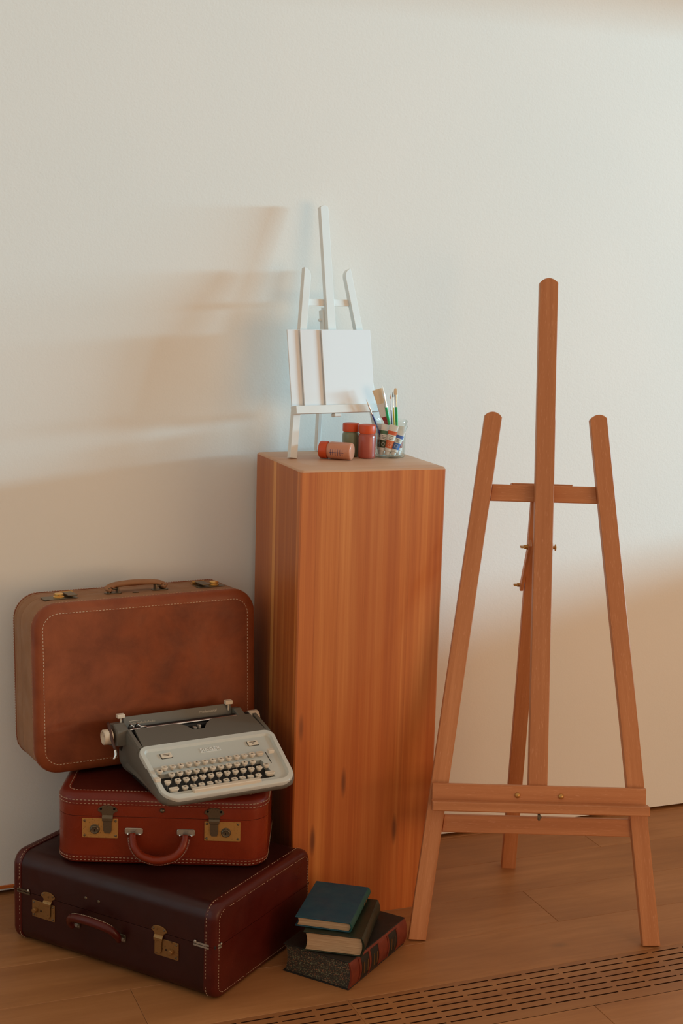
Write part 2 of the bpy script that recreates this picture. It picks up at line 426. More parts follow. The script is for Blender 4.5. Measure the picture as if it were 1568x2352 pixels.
bar('ledge_board', -.2283, .2283, -.022, -.0065, .290, .3405, EA, P, M_beech_x)
bar('tray_lip', -.2300, .2300, -.056, -.0225, .2875, .3075, EA, P, M_beech_x, b=.0022)
for x in (-.0465, .0465):
    bm = bmesh.new(); lathe(bm, [(.0062, 0), (.0062, .0012), (.0050, .0034), (.0024, .0048), (.0004, .0052)], 16, P @ T(x, -.022, .320) @ R(PI/2, 'X'))
    obj('bolt', bm, M_brass, EA, smooth=True, angle=40)
bar('top_plate', -.067, .067, .0305, .062, .962, .990, EA, P, M_beech_x, b=.002)
bm = bmesh.new(); box(bm, -.0025, .0025, -.026, -.018, .268, .29, P, .0008); lathe(bm, [(.0042, 0), (.0042, .006)], 12, P @ T(0, -.028, .277) @ R(PI/2, 'X')); obj('clamp_screw', bm, M_bronze, EA)
# rear leg: from behind the crossbar down to the floor
hinge = P @ Vector((-.006, .048, .955)); foot = Vector((-.009, .409, 0.0))
d = hinge-foot; zl = d.normalized(); xl = Vector((1, 0, 0)); yl = zl.cross(xl).normalized(); xl = yl.cross(zl)
Mr = frame(foot, xl, yl, zl)
obj('rear_leg', stave(.033, .022, d.length, 'flat', foot=0), M_beech, EA, Mr @ T(0, -.011, 0))
# struts either side, with wing nuts
st0 = P @ Vector((0, .030, .851)); tpar = .785
st1 = foot.lerp(hinge, tpar)+Vector((0, -.004, 0))
d = st1-st0
for s_ in (-1, 1):
    o_ = st0+Vector((-.0035+s_*.0235, 0, 0)); zl = d.normalized(); xl = Vector((1, 0, 0)); yl = zl.cross(xl).normalized()
    Ms = frame(o_-zl*.012, yl, xl, zl)
    obj('strut', stave(.020, .0065, d.length+.022, 'round', b=.0008), M_beech, EA, Ms @ T(0, -.003, 0))
def wingnut(p, s_):
    bm = bmesh.new(); M = T(*p) @ R(-PI/2*s_ if s_ > 0 else PI/2, 'Y') if False else T(*p) @ R(PI/2*s_, 'Y')
    lathe(bm, [(.0065, 0), (.0065, .0015), (.0045, .0018), (.0045, .008)], 12, M)
    for a in (-1, 1):
        box(bm, -.002, .002, a*.003, a*.0085, .004, .0145, M @ R(.25*a, 'X'), .0006)
    obj('wing_nut', bm, M_brass, EA)
wingnut((st0.x-.0035-.0265, st0.y, st0.z), -1)
wingnut((st1.x+.002-.0265, st1.y, st1.z), -1)
bm = bmesh.new(); lathe(bm, [(.0035, 0), (.0035, .006), (.0075, .0065), (.0075, .0085), (.003, .010)], 12, T(st0.x-.0035+.0265, st0.y, st0.z) @ R(PI/2, 'Y')); obj('bolt_head', bm, M_brass, EA)

# --- small white easel on the plinth
ZT = .9995
ME = thing('tabletop_easel', 'small white painted easel standing on the wooden plinth', 'easel', (1.1779, 2.9749, ZT), .1644)
Q = plane_frame(.178)
for s_ in (-1, 1):
    base = Vector((s_*.1177, 0, 0)); ang = -s_*math.atan(.1602); ln = .4185/math.cos(ang)
    obj('leg', stave(.0176, .0138, ln, 'inR' if s_ < 0 else 'inL', b=.0006, foot=.0), M_white, ME, Q @ T(base.x, 0, .002) @ R(ang, 'Y'))
obj('mast', stave(.0205, .0125, .5613-.10, 'round', b=.0006), M_white, ME, Q @ T(.0, -.001, .10))
bar('crossbar', -.0590, .0600, .0085, .0138, .338, .353, ME, Q, M_white, b=.0005, dx=.002)
bar('tray', -.1175, .1095, -.0255, -.0005, .097, .1145, ME, Q, M_white, b=.0006)
bm = bmesh.new(); box(bm, -.0185, -.0005, -.020, -.004, .0885, .0965, Q, .0015); obj('tray_clamp', bm, M_white, ME)
bm = bmesh.new(); box(bm, -.0135, -.0015, .0118, .030, .24, .330, Q, .001); obj('spacer_block', bm, M_white, ME)
bm = bmesh.new(); lathe(bm, [(.0035, 0), (.0035, .006), (.002, .007)], 10, Q @ T(-.0135, .022, .308) @ R(-PI/2, 'Y')); obj('peg', bm, M_white, ME)
hinge = Q @ Vector((0, .024, .335)); foot = Vector((.0, .0985, 0.0)); d = hinge-foot; zl = d.normalized(); yl = zl.cross(Vector((1, 0, 0))).normalized(); xl = yl.cross(zl)
obj('rear_leg', stave(.0105, .0125, d.length, 'flat', b=.0012), M_white, ME, frame(foot, xl, yl, zl) @ T(0, -.003, .0012))
# three blank canvases on its tray
MEw = T(1.1779, 2.9749, ZT) @ R(.1644, 'Z') @ Q
def canvas(x0, x1, d, z0, z1, label):
    w, h = x1-x0, z1-z0
    root = thing('canvas_board', label, 'canvas', group='blank canvases on the small easel', M=MEw @ T((x0+x1)/2, -d, z0))
    bm = bmesh.new(); Mx = Matrix(((1, 0, 0, 0), (0, 0, 1, 0), (0, 1, 0, 0), (0, 0, 0, 1)))
    prism(bm, [(-w/2, 0), (w/2, 0), (w/2, h), (-w/2, h)], -.0042, -.0008, Mx, .0005); obj('canvas_face', bm, M_canvas, root)
    bm = bmesh.new(); prism(bm, [(-w/2+.001, 0.0005), (w/2-.001, .0005), (w/2-.001, h-.001), (-w/2+.001, h-.001)], -.0009, 0, Mx); obj('backing_board', bm, M_white, root)
canvas(-.117, .010, .0015, .1148, .2833, 'white blank canvas board at the left, behind the two others on the small easel')
canvas(-.088, .040, .0075, .1148, .2826, 'white blank canvas board in the middle of the three overlapping ones')
canvas(-.0375, .0896, .0135, .1148, .2815, 'white blank canvas board in front of the two others, fully visible')

# ------------------------------------------------------------------ things on the plinth
plast = mat('orange_plastic', (.62, .075, .012), .42)
def bottle(label, P_, liquid, M=None, scale_marks=False):
    root = thing('paint_bottle', label, 'paint bottle', P_, 0, 'plastic paint bottles with orange caps', M=M)
    m_ = mat('paint_'+label.split()[0], liquid, .3, spec=.5, coat=.25)
    m_.node_tree.nodes['Principled BSDF'].inputs['Subsurface Weight'].default_value = .0
    bm = bmesh.new()
    lathe(bm, [(.0150, 0), (.0176, .0007), (.0190, .0028), (.0193, .006), (.0193, .048), (.0188, .0515), (.0168, .054), (.0162, .0575)], 32)
    obj('bottle_body', bm, m_, root, smooth=True, angle=50)
    bm = bmesh.new(); n = 48
    prof = [(.0170, .0558), (.0184, .0562), (.0186, .0572), (.0186, .0722), (.0178, .0742), (.015, .0750), (.0005, .0748)]
    rs = []
    for r, z in prof:
        rs.append([((r+(.00035 if k % 2 and .0565 < z < .073 else 0))*math.cos(2*PI*k/n), (r+(.00035 if k % 2 and .0565 < z < .073 else 0))*math.sin(2*PI*k/n), z) for k in range(n)])
    loft(bm, rs); obj('cap', bm, plast, root, smooth=True, angle=35)
    bm = bmesh.new(); lathe(bm, [(.0150, .0003), (.0145, .0012), (.001, .0018)], 24); obj('base_disc', bm, m_, root, smooth=True)
    if scale_marks:
        ink = mat('blue_ink', (.03, .03, .12), .5); bm = bmesh.new()
        def on(a, z0, z1, w):
            rr = .01945
            p = [(rr*math.cos(a-w/rr), rr*math.sin(a-w/rr)), (rr*math.cos(a+w/rr), rr*math.sin(a+w/rr))]
            loft(bm, [[(*p[0], z0), (*p[1], z0), (p[1][0]*.99, p[1][1]*.99, z0), (p[0][0]*.99, p[0][1]*.99, z0)], [(*p[0], z1), (*p[1], z1), (p[1][0]*.99, p[1][1]*.99, z1), (p[0][0]*.99, p[0][1]*.99, z1)]])
        A = scale_marks
        on(A, .014, .047, .0005)
        for k in range(6):
            z = .0165+k*.0055
            for j in range(-8, 9):
                if j: on(A+j*.045, z+(j*.00004 if j > 0 else 0), z+.0007+abs(j % 2)*.0004, .0005)
        obj('scale_print', bm, ink, root)
    return root
bottle('red-brown paint bottle with orange cap standing upright beside the glass jar', (1.2293, 2.9431, ZT), (.40, .075, .045))
bottle('sage green paint bottle with orange cap, half hidden behind the red-brown one', (1.2048, 2.9790, ZT), (.19, .21, .12))
a_ = Vector((1.1816, 2.9105, 0)); b_ = Vector((1.1253, 2.9594, 0)); ax = (b_-a_).normalized()
side = Vector((0, 0, 1)).cross(ax)
Ml = frame((a_.x, a_.y, ZT+.0194), side.cross(ax).cross(ax)*-1 if False else side, ax.cross(side), ax)
dd = Vector((-.370, -.929, -.12))
bottle('salmon pink paint bottle with orange cap lying on its side on the plinth', (0, 0, 0), (.60, .25, .145), M=Ml, scale_marks=math.atan2(dd.dot(ax.cross(side)), dd.dot(side)))

# glass jar
M_glass = bpy.data.materials.new('clear_glass'); M_glass.use_nodes = True; _t = M_glass.node_tree; _t.nodes.remove(_t.nodes['Principled BSDF'])
_tr = _t.nodes.new('ShaderNodeBsdfTransparent'); _gl = _t.nodes.new('ShaderNodeBsdfGlossy'); _gl.inputs['Roughness'].default_value = .03; _mx = _t.nodes.new('ShaderNodeMixShader')
_lw = _t.nodes.new('ShaderNodeLayerWeight'); _lw.inputs['Blend'].default_value = .35; _cr = _t.nodes.new('ShaderNodeValToRGB')
_cr.color_ramp.elements[0].position = .5; _cr.color_ramp.elements[0].color = (.975, .99, .98, 1); _cr.color_ramp.elements[1].position = .97; _cr.color_ramp.elements[1].color = (.62, .72, .66, 1)
_fr = _t.nodes.new('ShaderNodeValToRGB'); _fr.color_ramp.elements[0].position = .30; _fr.color_ramp.elements[0].color = (.035,)*3+(1,); _fr.color_ramp.elements[1].position = 1; _fr.color_ramp.elements[1].color = (.55,)*3+(1,); _t.links.new(_lw.outputs['Facing'], _fr.inputs[0])
_t.links.new(_lw.outputs['Facing'], _cr.inputs[0]); _t.links.new(_cr.outputs[0], _tr.inputs[0]); _t.links.new(_fr.outputs[0], _mx.inputs[0])
_t.links.new(_tr.outputs[0], _mx.inputs[1]); _t.links.new(_gl.outputs[0], _mx.inputs[2]); _t.links.new(_mx.outputs[0], _t.nodes['Material Output'].inputs[0])
J = Vector((1.2888, 2.9510, ZT))
jar = thing('glass_jar', 'clear glass jar holding paint tubes and brushes on the plinth', 'jar', J)
bm = bmesh.new()
prof = [(.0005, 0), (.029, 0), (.0325, .0015), (.0338, .005), (.0338, .058), (.0345, .063), (.0362, .0665), (.0382, .0685), (.0384, .0705), (.0366, .0725), (.0358, .078), (.0372, .0795), (.0374, .082), (.0366, .0838), (.0350, .0838),
        (.0346, .0815), (.0340, .075), (.0335, .069), (.0322, .062), (.0316, .056), (.0316, .008), (.029, .0050), (.0005, .0045)]
lathe(bm, prof, 48, cap=(True, True)); obj('jar_body', bm, M_glass, jar, smooth=True, angle=60)
lid = thing('glass_lid', 'small clear glass lid standing on the plinth behind the jar', 'dish', (1.3165, 3.0300, ZT))  # glass piece read as the jar's loose lid
bm = bmesh.new(); lathe(bm, [(.0005, 0), (.0215, 0), (.022, .001), (.022, .009), (.027, .011), (.0275, .013), (.0275, .0145), (.030, .0155), (.0305, .0175), (.029, .019), (.001, .0192), (.001, .0165), (.019, .016), (.0195, .004), (.0005, .0035)], 36)
obj('lid_body', bm, M_glass, lid, smooth=True, angle=50)

rv = Vector((.929, -.370, 0)); dv = Vector((.370, .929, 0))
def jp(l, z, d=0): return J+rv*l+dv*d+Vector((0, 0, z))
def axisM(p0, p1, face=-dv):
    z = (p1-p0).normalized(); x = face.cross(z)*-1; x.normalize(); y = z.cross(x); return frame(p0, x, y, z), (p1-p0).length
ink_m = mat('dark_print', (.04, .03, .03), .6); cream = mat('tube_label_paper', (.80, .76, .70), .5); tubew = mat('tube_white', (.78, .74, .70), .35)
def ptube(label, p0, p1, band1, band2):
    M, L_ = axisM(p0, p1)
    root = thing('paint_tube', label, 'paint tube', M=M, group='paint tubes in the glass jar')
    r = .0080; n = 16
    def sec(t):   # round at cap end (bottom) to flat crimp at top
        k = max(0, (t-.25)/.75); return r*(1+.35*k), r*(1-.93*k**1.4)
    def seg(name, t0, t1, m_, g=0):
        bm = bmesh.new(); rs = []
        for i in range(5):
            t = t0+(t1-t0)*i/4; a, b = sec(t); rs.append([((a+g)*math.cos(2*PI*k/n), (b+g)*math.sin(2*PI*k/n), L_*t) for k in range(n)])
        loft(bm, rs); obj(name, bm, m_, root, smooth=True, angle=50)
    bm = bmesh.new(); lathe(bm, [(.0052, 0), (.0056, .0008), (.0058, L_*.13), (.0072, L_*.15)], 16); obj('tube_cap', bm, tubew, root, smooth=True, angle=40)
    seg('tube_body', .15, 1, tubew)
    seg('colour_band', .24, .49, band1, .0002); seg('paper_band', .49, .68, cream, .0002); seg('top_band', .68, .80, band2, .0002)
    bm = bmesh.new(); t = .36
    for k in range(14):
        a0, a1 = 2*PI*k/14, 2*PI*(k+1)/14
        ps = [(.0042*math.cos(a0), L_*t+.0042*math.sin(a0)), (.0042*math.cos(a1), L_*t+.0042*math.sin(a1)), (.0037*math.cos(a1), L_*t+.0037*math.sin(a1)), (.0037*math.cos(a0), L_*t+.0037*math.sin(a0))]
        bb = sec(t)[1]; aa = sec(t)[0]
        def sy(x): return -(bb*math.sqrt(max(.1, 1-(x/aa)**2))+.0005)
        loft(bm, [[(x, sy(x), z) for x, z in ps], [(x, sy(x)+.0004, z) for x, z in ps]])
    obj('round_emblem', bm, cream, root)
    bm = bmesh.new()
    for j, (t_, w_) in enumerate(((.635, .0052), (.585, .0042), (.535, .0050))):
        bb, aa = sec(t_)[1], sec(t_)[0]
        for q in range(4):
            x0 = -w_+q*w_*.5; x1 = x0+w_*.36; yy = -(bb*math.sqrt(max(.1, 1-((x0+x1)/2/aa)**2))+.0005)
            box(bm, x0, x1, yy, yy+.0004, L_*t_-.0006, L_*t_+.0006)
    obj('print_lines', bm, ink_m, root)
cm = lambda n_, c: mat(n_, c, .4)
zb = .0065
ptube('green banded paint tube leaning at the left inside the jar', jp(-.0195, zb, -.012), jp(-.0105, .074, -.010), cm('dark_green', (.015, .05, .015)), cm('mid_green', (.05, .16, .08)))
ptube('orange banded paint tube at the front centre of the jar', jp(-.0075, zb, -.019), jp(.0075, .074, -.017), cm('tube_orange', (.72, .13, .025)), cm('tube_orange_b', (.70, .10, .02)))
ptube('blue banded paint tube leaning at the right inside the jar', jp(.0065, zb, -.0185), jp(.0235, .062, -.010), cm('tube_blue', (.02, .13, .42)), cm('tube_blue_b', (.03, .12, .45)))
ptube('brown banded paint tube behind the green one in the jar', jp(-.0215, zb, .008), jp(-.021, .074, .004), cm('tube_brown', (.17, .08, .045)), cm('tube_brown_b', (.2, .1, .06)))
ptube('rust banded paint tube at the right back of the jar', jp(.0175, zb, -.004), jp(.0235, .070, .006), cm('tube_rust', (.33, .07, .035)), cm('tube_rust_b', (.33, .07, .035)))

GRP = 'paint brushes standing in the jar'
def brush(label, pbot, pf0, pf1, ptip, hcol, rh, rt, bristle, tiprad=None, flat=False):
    """handle pbot->pf0, ferrule pf0->pf1, bristles pf1->ptip"""
    M, L_ = axisM(pbot, ptip); t0 = (pf0-pbot).length; t1 = (pf1-pbot).length
    root = thing('paint_brush', label, 'paint brush', M=M, group=GRP)
    bm = bmesh.new(); lathe(bm, [(rh*.45, 0), (rh*.75, t0*.3), (rh, t0*.8), (rh*.85, t0)], 12); obj('handle', bm, mat('handle_paint', hcol, .35), root, smooth=True, angle=40)
    bm = bmesh.new(); n = 14; rs = []
    for i in range(4):
        k = i/3; a = rh*.8+(rt-rh*.8)*k; b = a*(1-(.55*k if flat else 0)); rs.append([(a*math.cos(2*PI*q/n), b*math.sin(2*PI*q/n), t0-.001+(t1-t0+.001)*k) for q in range(n)])
    loft(bm, rs); obj('ferrule', bm, M_silver, root, smooth=True, angle=40)
    bm = bmesh.new(); rs = []
    for i in range(6):
        k = i/5; a = rt*.92*(1+.25*math.sin(k*PI*.7)) if flat else rt*.9*(1+.15*math.sin(k*PI)); a *= (1-.55*k**4) if flat else (1-.9*k**1.6)
        b = a*(.45 if flat else 1)*(1-.5*k if flat else 1); rs.append([(a*math.cos(2*PI*q/n), b*math.sin(2*PI*q/n), t1-.001+(L_-t1+.001)*k) for q in range(n)])
    loft(bm, rs); obj('bristles', bm, bristle, root, smooth=True, angle=50)
def bris(name, c0, c1):
    m_ = mat(name, c0, .7); N = NT(m_); v = N.coord((1, 1, .03)); g = N.noise(v, 1600, 2); N.col(N.ramp(g, [(.1, c0), (.75, c1)])); N.bump(g, .2, .0003); return m_
B_cream = bris('hog_bristle', (.70, .52, .33), (.85, .70, .50)); B_pale = bris('pale_bristle', (.85, .78, .66), (.92, .88, .8)); B_or = bris('sable_bristle', (.5, .2, .07), (.6, .28, .12)); B_bk = bris('black_bristle', (.01, .01, .01), (.03, .03, .03))
grn = (.01, .42, .13)
brush('thin blue brush with a white tip leaning out to the left of the jar', jp(-.006, .010, -.003), jp(-.0385, .0975, -.012), jp(-.050, .1185, -.0135), jp(-.0571, .1300, -.014), (.012, .025, .22), .0019, .0018, B_pale)
brush('green brush with a slim pale tip beside the wide flat brush', jp(.012, .008, -.002), jp(-.0094, .1133, -.006), jp(-.0190, .1427, -.007), jp(-.0229, .1615, -.0075), grn, .0035, .0027, B_pale)
brush('thin navy brush with an orange tip in the right-hand bunch', jp(.008, .012, -.0065), jp(.0043, .1063, -.004), jp(-.0015, .131, -.0035), jp(-.0036, .1417, -.003), (.01, .015, .08), .0015, .0012, B_or)
brush('thin yellow brush with a black tip in the right-hand bunch', jp(.013, .012, 0), jp(.0077, .1125, -.001), jp(.0032, .135, -.0008), jp(.0018, .1465, -.0006), (.62, .52, .03), .0017, .0014, B_bk)
brush('green brush with a round cream tip at the right of the jar', jp(.018, .010, .006), jp(.0128, .1134, .001), jp(.0092, .1400, .0005), jp(.0078, .1548, 0), grn, .0031, .0040, B_cream, flat=True)
# wide flat brush
pb, pt = jp(.010, .012, .012), jp(-.0335, .1505, .003)
M, L_ = axisM(pb, pt)
root = thing('paint_brush', 'wide flat brush with cream bristles, steel band and red handle', 'paint brush', M=M, group=GRP)
Mx = Matrix(((1, 0, 0, 0), (0, 0, 1, 0), (0, 1, 0, 0), (0, 0, 0, 1)))
h0, h1 = L_-.060, L_-.0325
bm = bmesh.new(); prism(bm, [(-.0035, 0), (.0035, 0), (.0045, h0-.014), (.0082, h0), (-.0082, h0), (-.0045, h0-.014)], -.0025, .0025, Mx, .0008); obj('handle', bm, mat('red_lacquer', (.42, .008, .012), .25, coat=.4), root)
bm = bmesh.new(); prism(bm, [(-.0086, h0-.004), (.0086, h0-.004), (.0094, h1), (-.0094, h1)], -.0033, .0033, Mx, .0006)
for z in (h0+.003, h0+.0055, h1-.006, h1-.002): box(bm, -.0096, .0096, -.0038, .0038, z-.0005, z+.0005)
obj('ferrule', bm, M_silver, root)
bm = bmesh.new(); rs = []
for i in range(6):
    k = i/5; a = .0088+.0022*k; b = .0032*(1-.35*k)
    rs.append([(x, y_, h1-.001+(L_-h1+.001)*k+(.0008*math.sin(x*900) if i == 5 else 0)) for x, y_ in rrect(-a, a, -b, b, b*.6, 3)])
loft(bm, rs); obj('bristles', bm, B_cream, root, smooth=True, angle=50)

# ------------------------------------------------------------------ suitcases
def rloop(L2, D2, r, n=8): return rrect(-L2, L2, -D2, D2, r, n)
def case_solid(L_, D_, H_, Rc, re, z0=0, z1=None):
    """rounded box: plan outline with corner radius Rc, edges rounded re; rings limited to z0..z1"""
    z1 = H_ if z1 is None else z1; lv = []
    for k in range(6):
        a = PI/2*k/5; lv.append((re*(1-math.cos(a)) if False else re-re*math.sin(a), re-re*math.cos(a)))   # (inset, z)
    prof = [(i, z) for i, z in lv]+[(i, H_-z) for i, z in lv[::-1]]
    out = [p for p in prof if z0-1e-9 <= p[1] <= z1+1e-9]
    if z0 > re: out = [(0, z0)]+out
    if z1 < H_-re: out = out+[(0, z1)]
    rs = [[(x, y_, z) for x, y_ in rloop(L_/2-i, D_/2-i, max(.002, Rc-i))] for i, z in out]
    return rs
def outline(L_, D_, Rc, inset=0, n=10, part=None):
    p = rrect(-L_/2+inset, L_/2-inset, -D_/2+inset, D_/2-inset, max(.002, Rc-inset), n); p.append(p[0]); return p
def onorm(L_, D_, Rc):
    def f(p):
        x = abs(p.x)-(L_/2-Rc); y_ = abs(p.y)-(D_/2-Rc); sx = 1 if p.x > 0 else -1; sy = 1 if p.y > 0 else -1
        if x > 0 and y_ > 0: return Vector((sx*x, sy*y_, 0))
        if x > 0: return Vector((sx, 0, 0))
        return Vector((0, sy, 0))
    return f
def rivet(bm, x, z, M, r=.003, h=.0018): lathe(bm, [(r, 0), (r*.9, h*.4), (r*.5, h*.9), (.0002, h)], 10, M @ T(x, 0, z) @ R(PI/2, 'X'))

# --- bottom maroon case (axis of its wrap runs along x)
BL, BD, BH = .5142, .3597, .195
yb = -.8855
bux = Vector((math.cos(yb), math.sin(yb), 0)); buy = Vector((-bux.y, bux.x, 0))
bc = Vector((.7609, 2.4983, 0))-bux*BL/2+buy*BD/2
BC = thing('suitcase', 'large dark maroon leather suitcase lying flat on the floor, bottom of the stack', 'suitcase', bc, yb)
SEAM = .1135
def wrapring(x, ins, z0, z1, cut):
    r = .030; p = rrect(-BD/2+ins, BD/2-ins, ins, BH-ins, max(.004, r-ins), 8)
    return [(x, a, b) for a, b in p]
def half(rs, lo, hi):   # clip loft between heights with bisect
    pass
def clip(bm, z, keep_above):
    g = list(bm.verts)+list(bm.edges)+list(bm.faces)
    res = bmesh.ops.bisect_plane(bm, geom=g, plane_co=(0, 0, z), plane_no=(0, 0, 1), clear_inner=keep_above, clear_outer=not keep_above)
    ed = [e_ for e_ in res['geom_cut'] if isinstance(e_, bmesh.types.BMEdge)]
    if ed: bmesh.ops.holes_fill(bm, edges=ed, sides=0)
CAPW = .026
def wrap_body():
    bm = bmesh.new(); loft(bm, [wrapring(x, .0, 0, 0, 0) for x in (-BL/2+CAPW, BL/2-CAPW)]); return bm
def cap_body(s_):
    bm = bmesh.new(); prof = [(CAPW, -.0012)]+[(CAPW-.0008, -.0016)]
    re = .014
    for k in range(7):
        a = PI/2*k/6; prof.append((re-re*math.sin(a), -.0016+re*(1-math.cos(a))))
    rs = [wrapring(s_*(BL/2-d), i, 0, 0, 0) for d, i in prof]; loft(bm, rs); return bm
for up_, nm in ((False, 'base'), (True, 'lid')):
    zc = SEAM+(.0005 if up_ else -.0005)
    bm = wrap_body(); clip(bm, zc, up_); o_ = obj(nm, bm, M_maroon, BC, smooth=True, angle=35)
    for s_ in (-1, 1):
        bm = cap_body(s_); clip(bm, zc, up_); c_ = obj('end_cap', bm, M_maroon_cap, o_, smooth=True, angle=35)
bm = bmesh.new(); loft(bm, [[(x, a, b) for a, b in rrect(-BD/2+.002, BD/2-.002, SEAM-.003, SEAM+.003, .001, 1)] for x in (-BL/2+.002, BL/2-.002)]); obj('seam_lining', bm, M_seam, BC)
bm = bmesh.new()
for s_ in (-1, 1):
    r = .030; ring_ = [(s_*(BL/2-CAPW+.0045), a, b) for a, b in rrect(-BD/2-.0016, BD/2+.0016, -.0016, BH+.0016, r, 10)]
    ring_ = [p for p in ring_ if p[2] > .02] if False else ring_+[ring_[0]]
    def nr(p): return Vector((0, (1 if p.y > 0 else -1) if abs(p.y) > BD/2-.025 else 0, (1 if p.z > BH/2 else -1) if (p.z > BH-.025 or p.z < .025) else 0))
    dashes(bm, ring_, nr, .0042, .003, .001, .0005, skip=.12)
    face = [(s_*(BL/2), a, b) for a, b in rrect(-BD/2+.012, BD/2-.012, .012, BH-.012, .020, 8)]; face.append(face[0])
    dashes(bm, face, (s_, 0, 0), .0036, .0026, .001, .0005, skip=.06)
stuff(obj('stitching', bm, M_thread, BC))
Ff = T(0, -BD/2-.0002, 0)     # front plane frame (x across, z up, y into the case)
def plate(bm, x0, x1, z0, z1, th, M, r=.002, b=.0003):
    Mx = Matrix(((1, 0, 0, 0), (0, 0, 1, 0), (0, 1, 0, 0), (0, 0, 0, 1)))
    prism(bm, rrect(x0, x1, z0, z1, r, 3), -th, 0, M @ Mx, b)
def arch_hasp(bm, xc, zt, w, neck, zb, th, M, out=.006):
    """mushroom-headed hasp: head on the lid, curved neck, tongue to zb"""
    n = 10; pts = [(-w/2, zt-w*.30)]
    for k in range(n+1):
        a = PI-PI*k/n; pts.append((w/2*math.cos(a)*1.0, zt-w*.28+w*.28*math.sin(a)))
    pts += [(w/2, zt-w*.30), (neck*.55, zt-w*.42), (neck/2, zt-w*.55), (-neck/2, zt-w*.55), (-neck*.55, zt-w*.42)]
    Mx = Matrix(((1, 0, 0, xc), (0, 0, 1, 0), (0, 1, 0, 0), (0, 0, 0, 1)))
    prism(bm, pts[::-1], -th, 0, M @ Mx, .0003)
    z1 = zt-w*.52; z2 = zt-w*.80
    loft(bm, [[(xc-neck/2*q, -y_, z), (xc+neck/2*q, -y_, z), (xc+neck/2*q, -y_+.0018, z), (xc-neck/2*q, -y_+.0018, z)] for y_, z, q in ((th, z1, 1), (out*.7, z1-.002, 1), (out, (z1+z2)/2, .98), (out, z2, .95), (out*.85, z2-.001, .8))], M)
    pts = [(-neck*.38, z2), (-neck*.38, zb+neck*.3), (-neck*.25, zb), (neck*.25, zb), (neck*.38, zb+neck*.3), (neck*.38, z2)]
    prism(bm, pts, -out*.8, -out*.8+.0016, M @ Mx, .0003)
def rivet_obj(x, z, M, r, h, m_, parent, name='rivet', smooth=False):
    bm = bmesh.new(); rivet(bm, x, z, M, r, h); return obj(name, bm, m_, parent, smooth=smooth)
def latch_b(x0, x1, hx, kx):
    pl = bmesh.new(); plate(pl, x0, x1, .0655, .1015, .0016, Ff); p_ = obj('lock_plate', pl, M_brass_dk, BC)
    for x in (x0+.005, x1-.005):
        for z in (.0700, .0970): rivet_obj(x, z, Ff @ T(0, -.0016, 0), .0024, .0018, M_bronze, p_)
    bm = bmesh.new(); lathe(bm, [(.0055, 0), (.0058, .001), (.0052, .0075), (.0045, .0085), (.0004, .0088)], 16, Ff @ T(kx, -.0016, .0815) @ R(PI/2, 'X')); obj('push_button', bm, M_brass_dk, p_, smooth=True, angle=40)
    bm = bmesh.new(); lathe(bm, [(.0018, 0), (.0018, .0008)], 10, Ff @ T(kx+(.0135 if kx < hx else -.0135), -.0016, .0815) @ R(PI/2, 'X')); obj('keyhole', bm, M_black, p_)
    bm = bmesh.new(); arch_hasp(bm, hx, .1275, .037, .021, .0715, .0022, Ff); h_ = obj('hasp', bm, M_brass_dk, BC)
    for s_ in (-1, 1): rivet_obj(hx+s_*.013, .1205, Ff @ T(0, -.0022, 0), .0022, .0018, M_bronze, h_)
off = BL/2
latch_b(-.4583+off, -.3980+off, -.4160+off, -.4480+off)
latch_b(-.1440+off, -.0860+off, -.1330+off, -.1020+off)
for hx in (-.3432+off, -.2270+off):
    bm = bmesh.new(); plate(bm, hx-.012, hx+.012, .0695, .0855, .002, Ff, .003); m_ = obj('handle_mount', bm, M_bronze, BC)
    for s_ in (-1, 1): rivet_obj(hx+s_*.008, .0735, Ff @ T(0, -.002, 0), .0022, .0018, M_steel, m_)
    bm = bmesh.new(); lathe(bm, [(.0035, -.011), (.0035, .011)], 10, Ff @ T(hx, -.007, .078) @ R(PI/2, 'Y')); obj('hinge_pin', bm, M_steel, m_)
xa, xb = -.3445+off, -.2265+off
hp = smoothpath([(xa, -.008, .074), (xa-.001, -.017, .088), (xa+.014, -.026, .103), ((xa+xb)/2, -.031, .1095), (xb-.014, -.026, .103), (xb+.001, -.017, .088), (xb, -.008, .074)], 7)
bm = bmesh.new(); tube(bm, hp, [.006+.0028*math.sin(PI*i/(len(hp)-1)) for i in range(len(hp))], 12, 1.0, Vector((0, 1, 0)), Ff); h_ = obj('handle', bm, M_maroon_cap, BC, smooth=True)
bm = bmesh.new(); dashes(bm, [p+Vector((0, .002, .0088)) for p in hp[4:-4]], (0, -.4, 1), .003, .0016, .0011, .0007, Ff); stuff(obj('handle_stitching', bm, M_thread, h_))
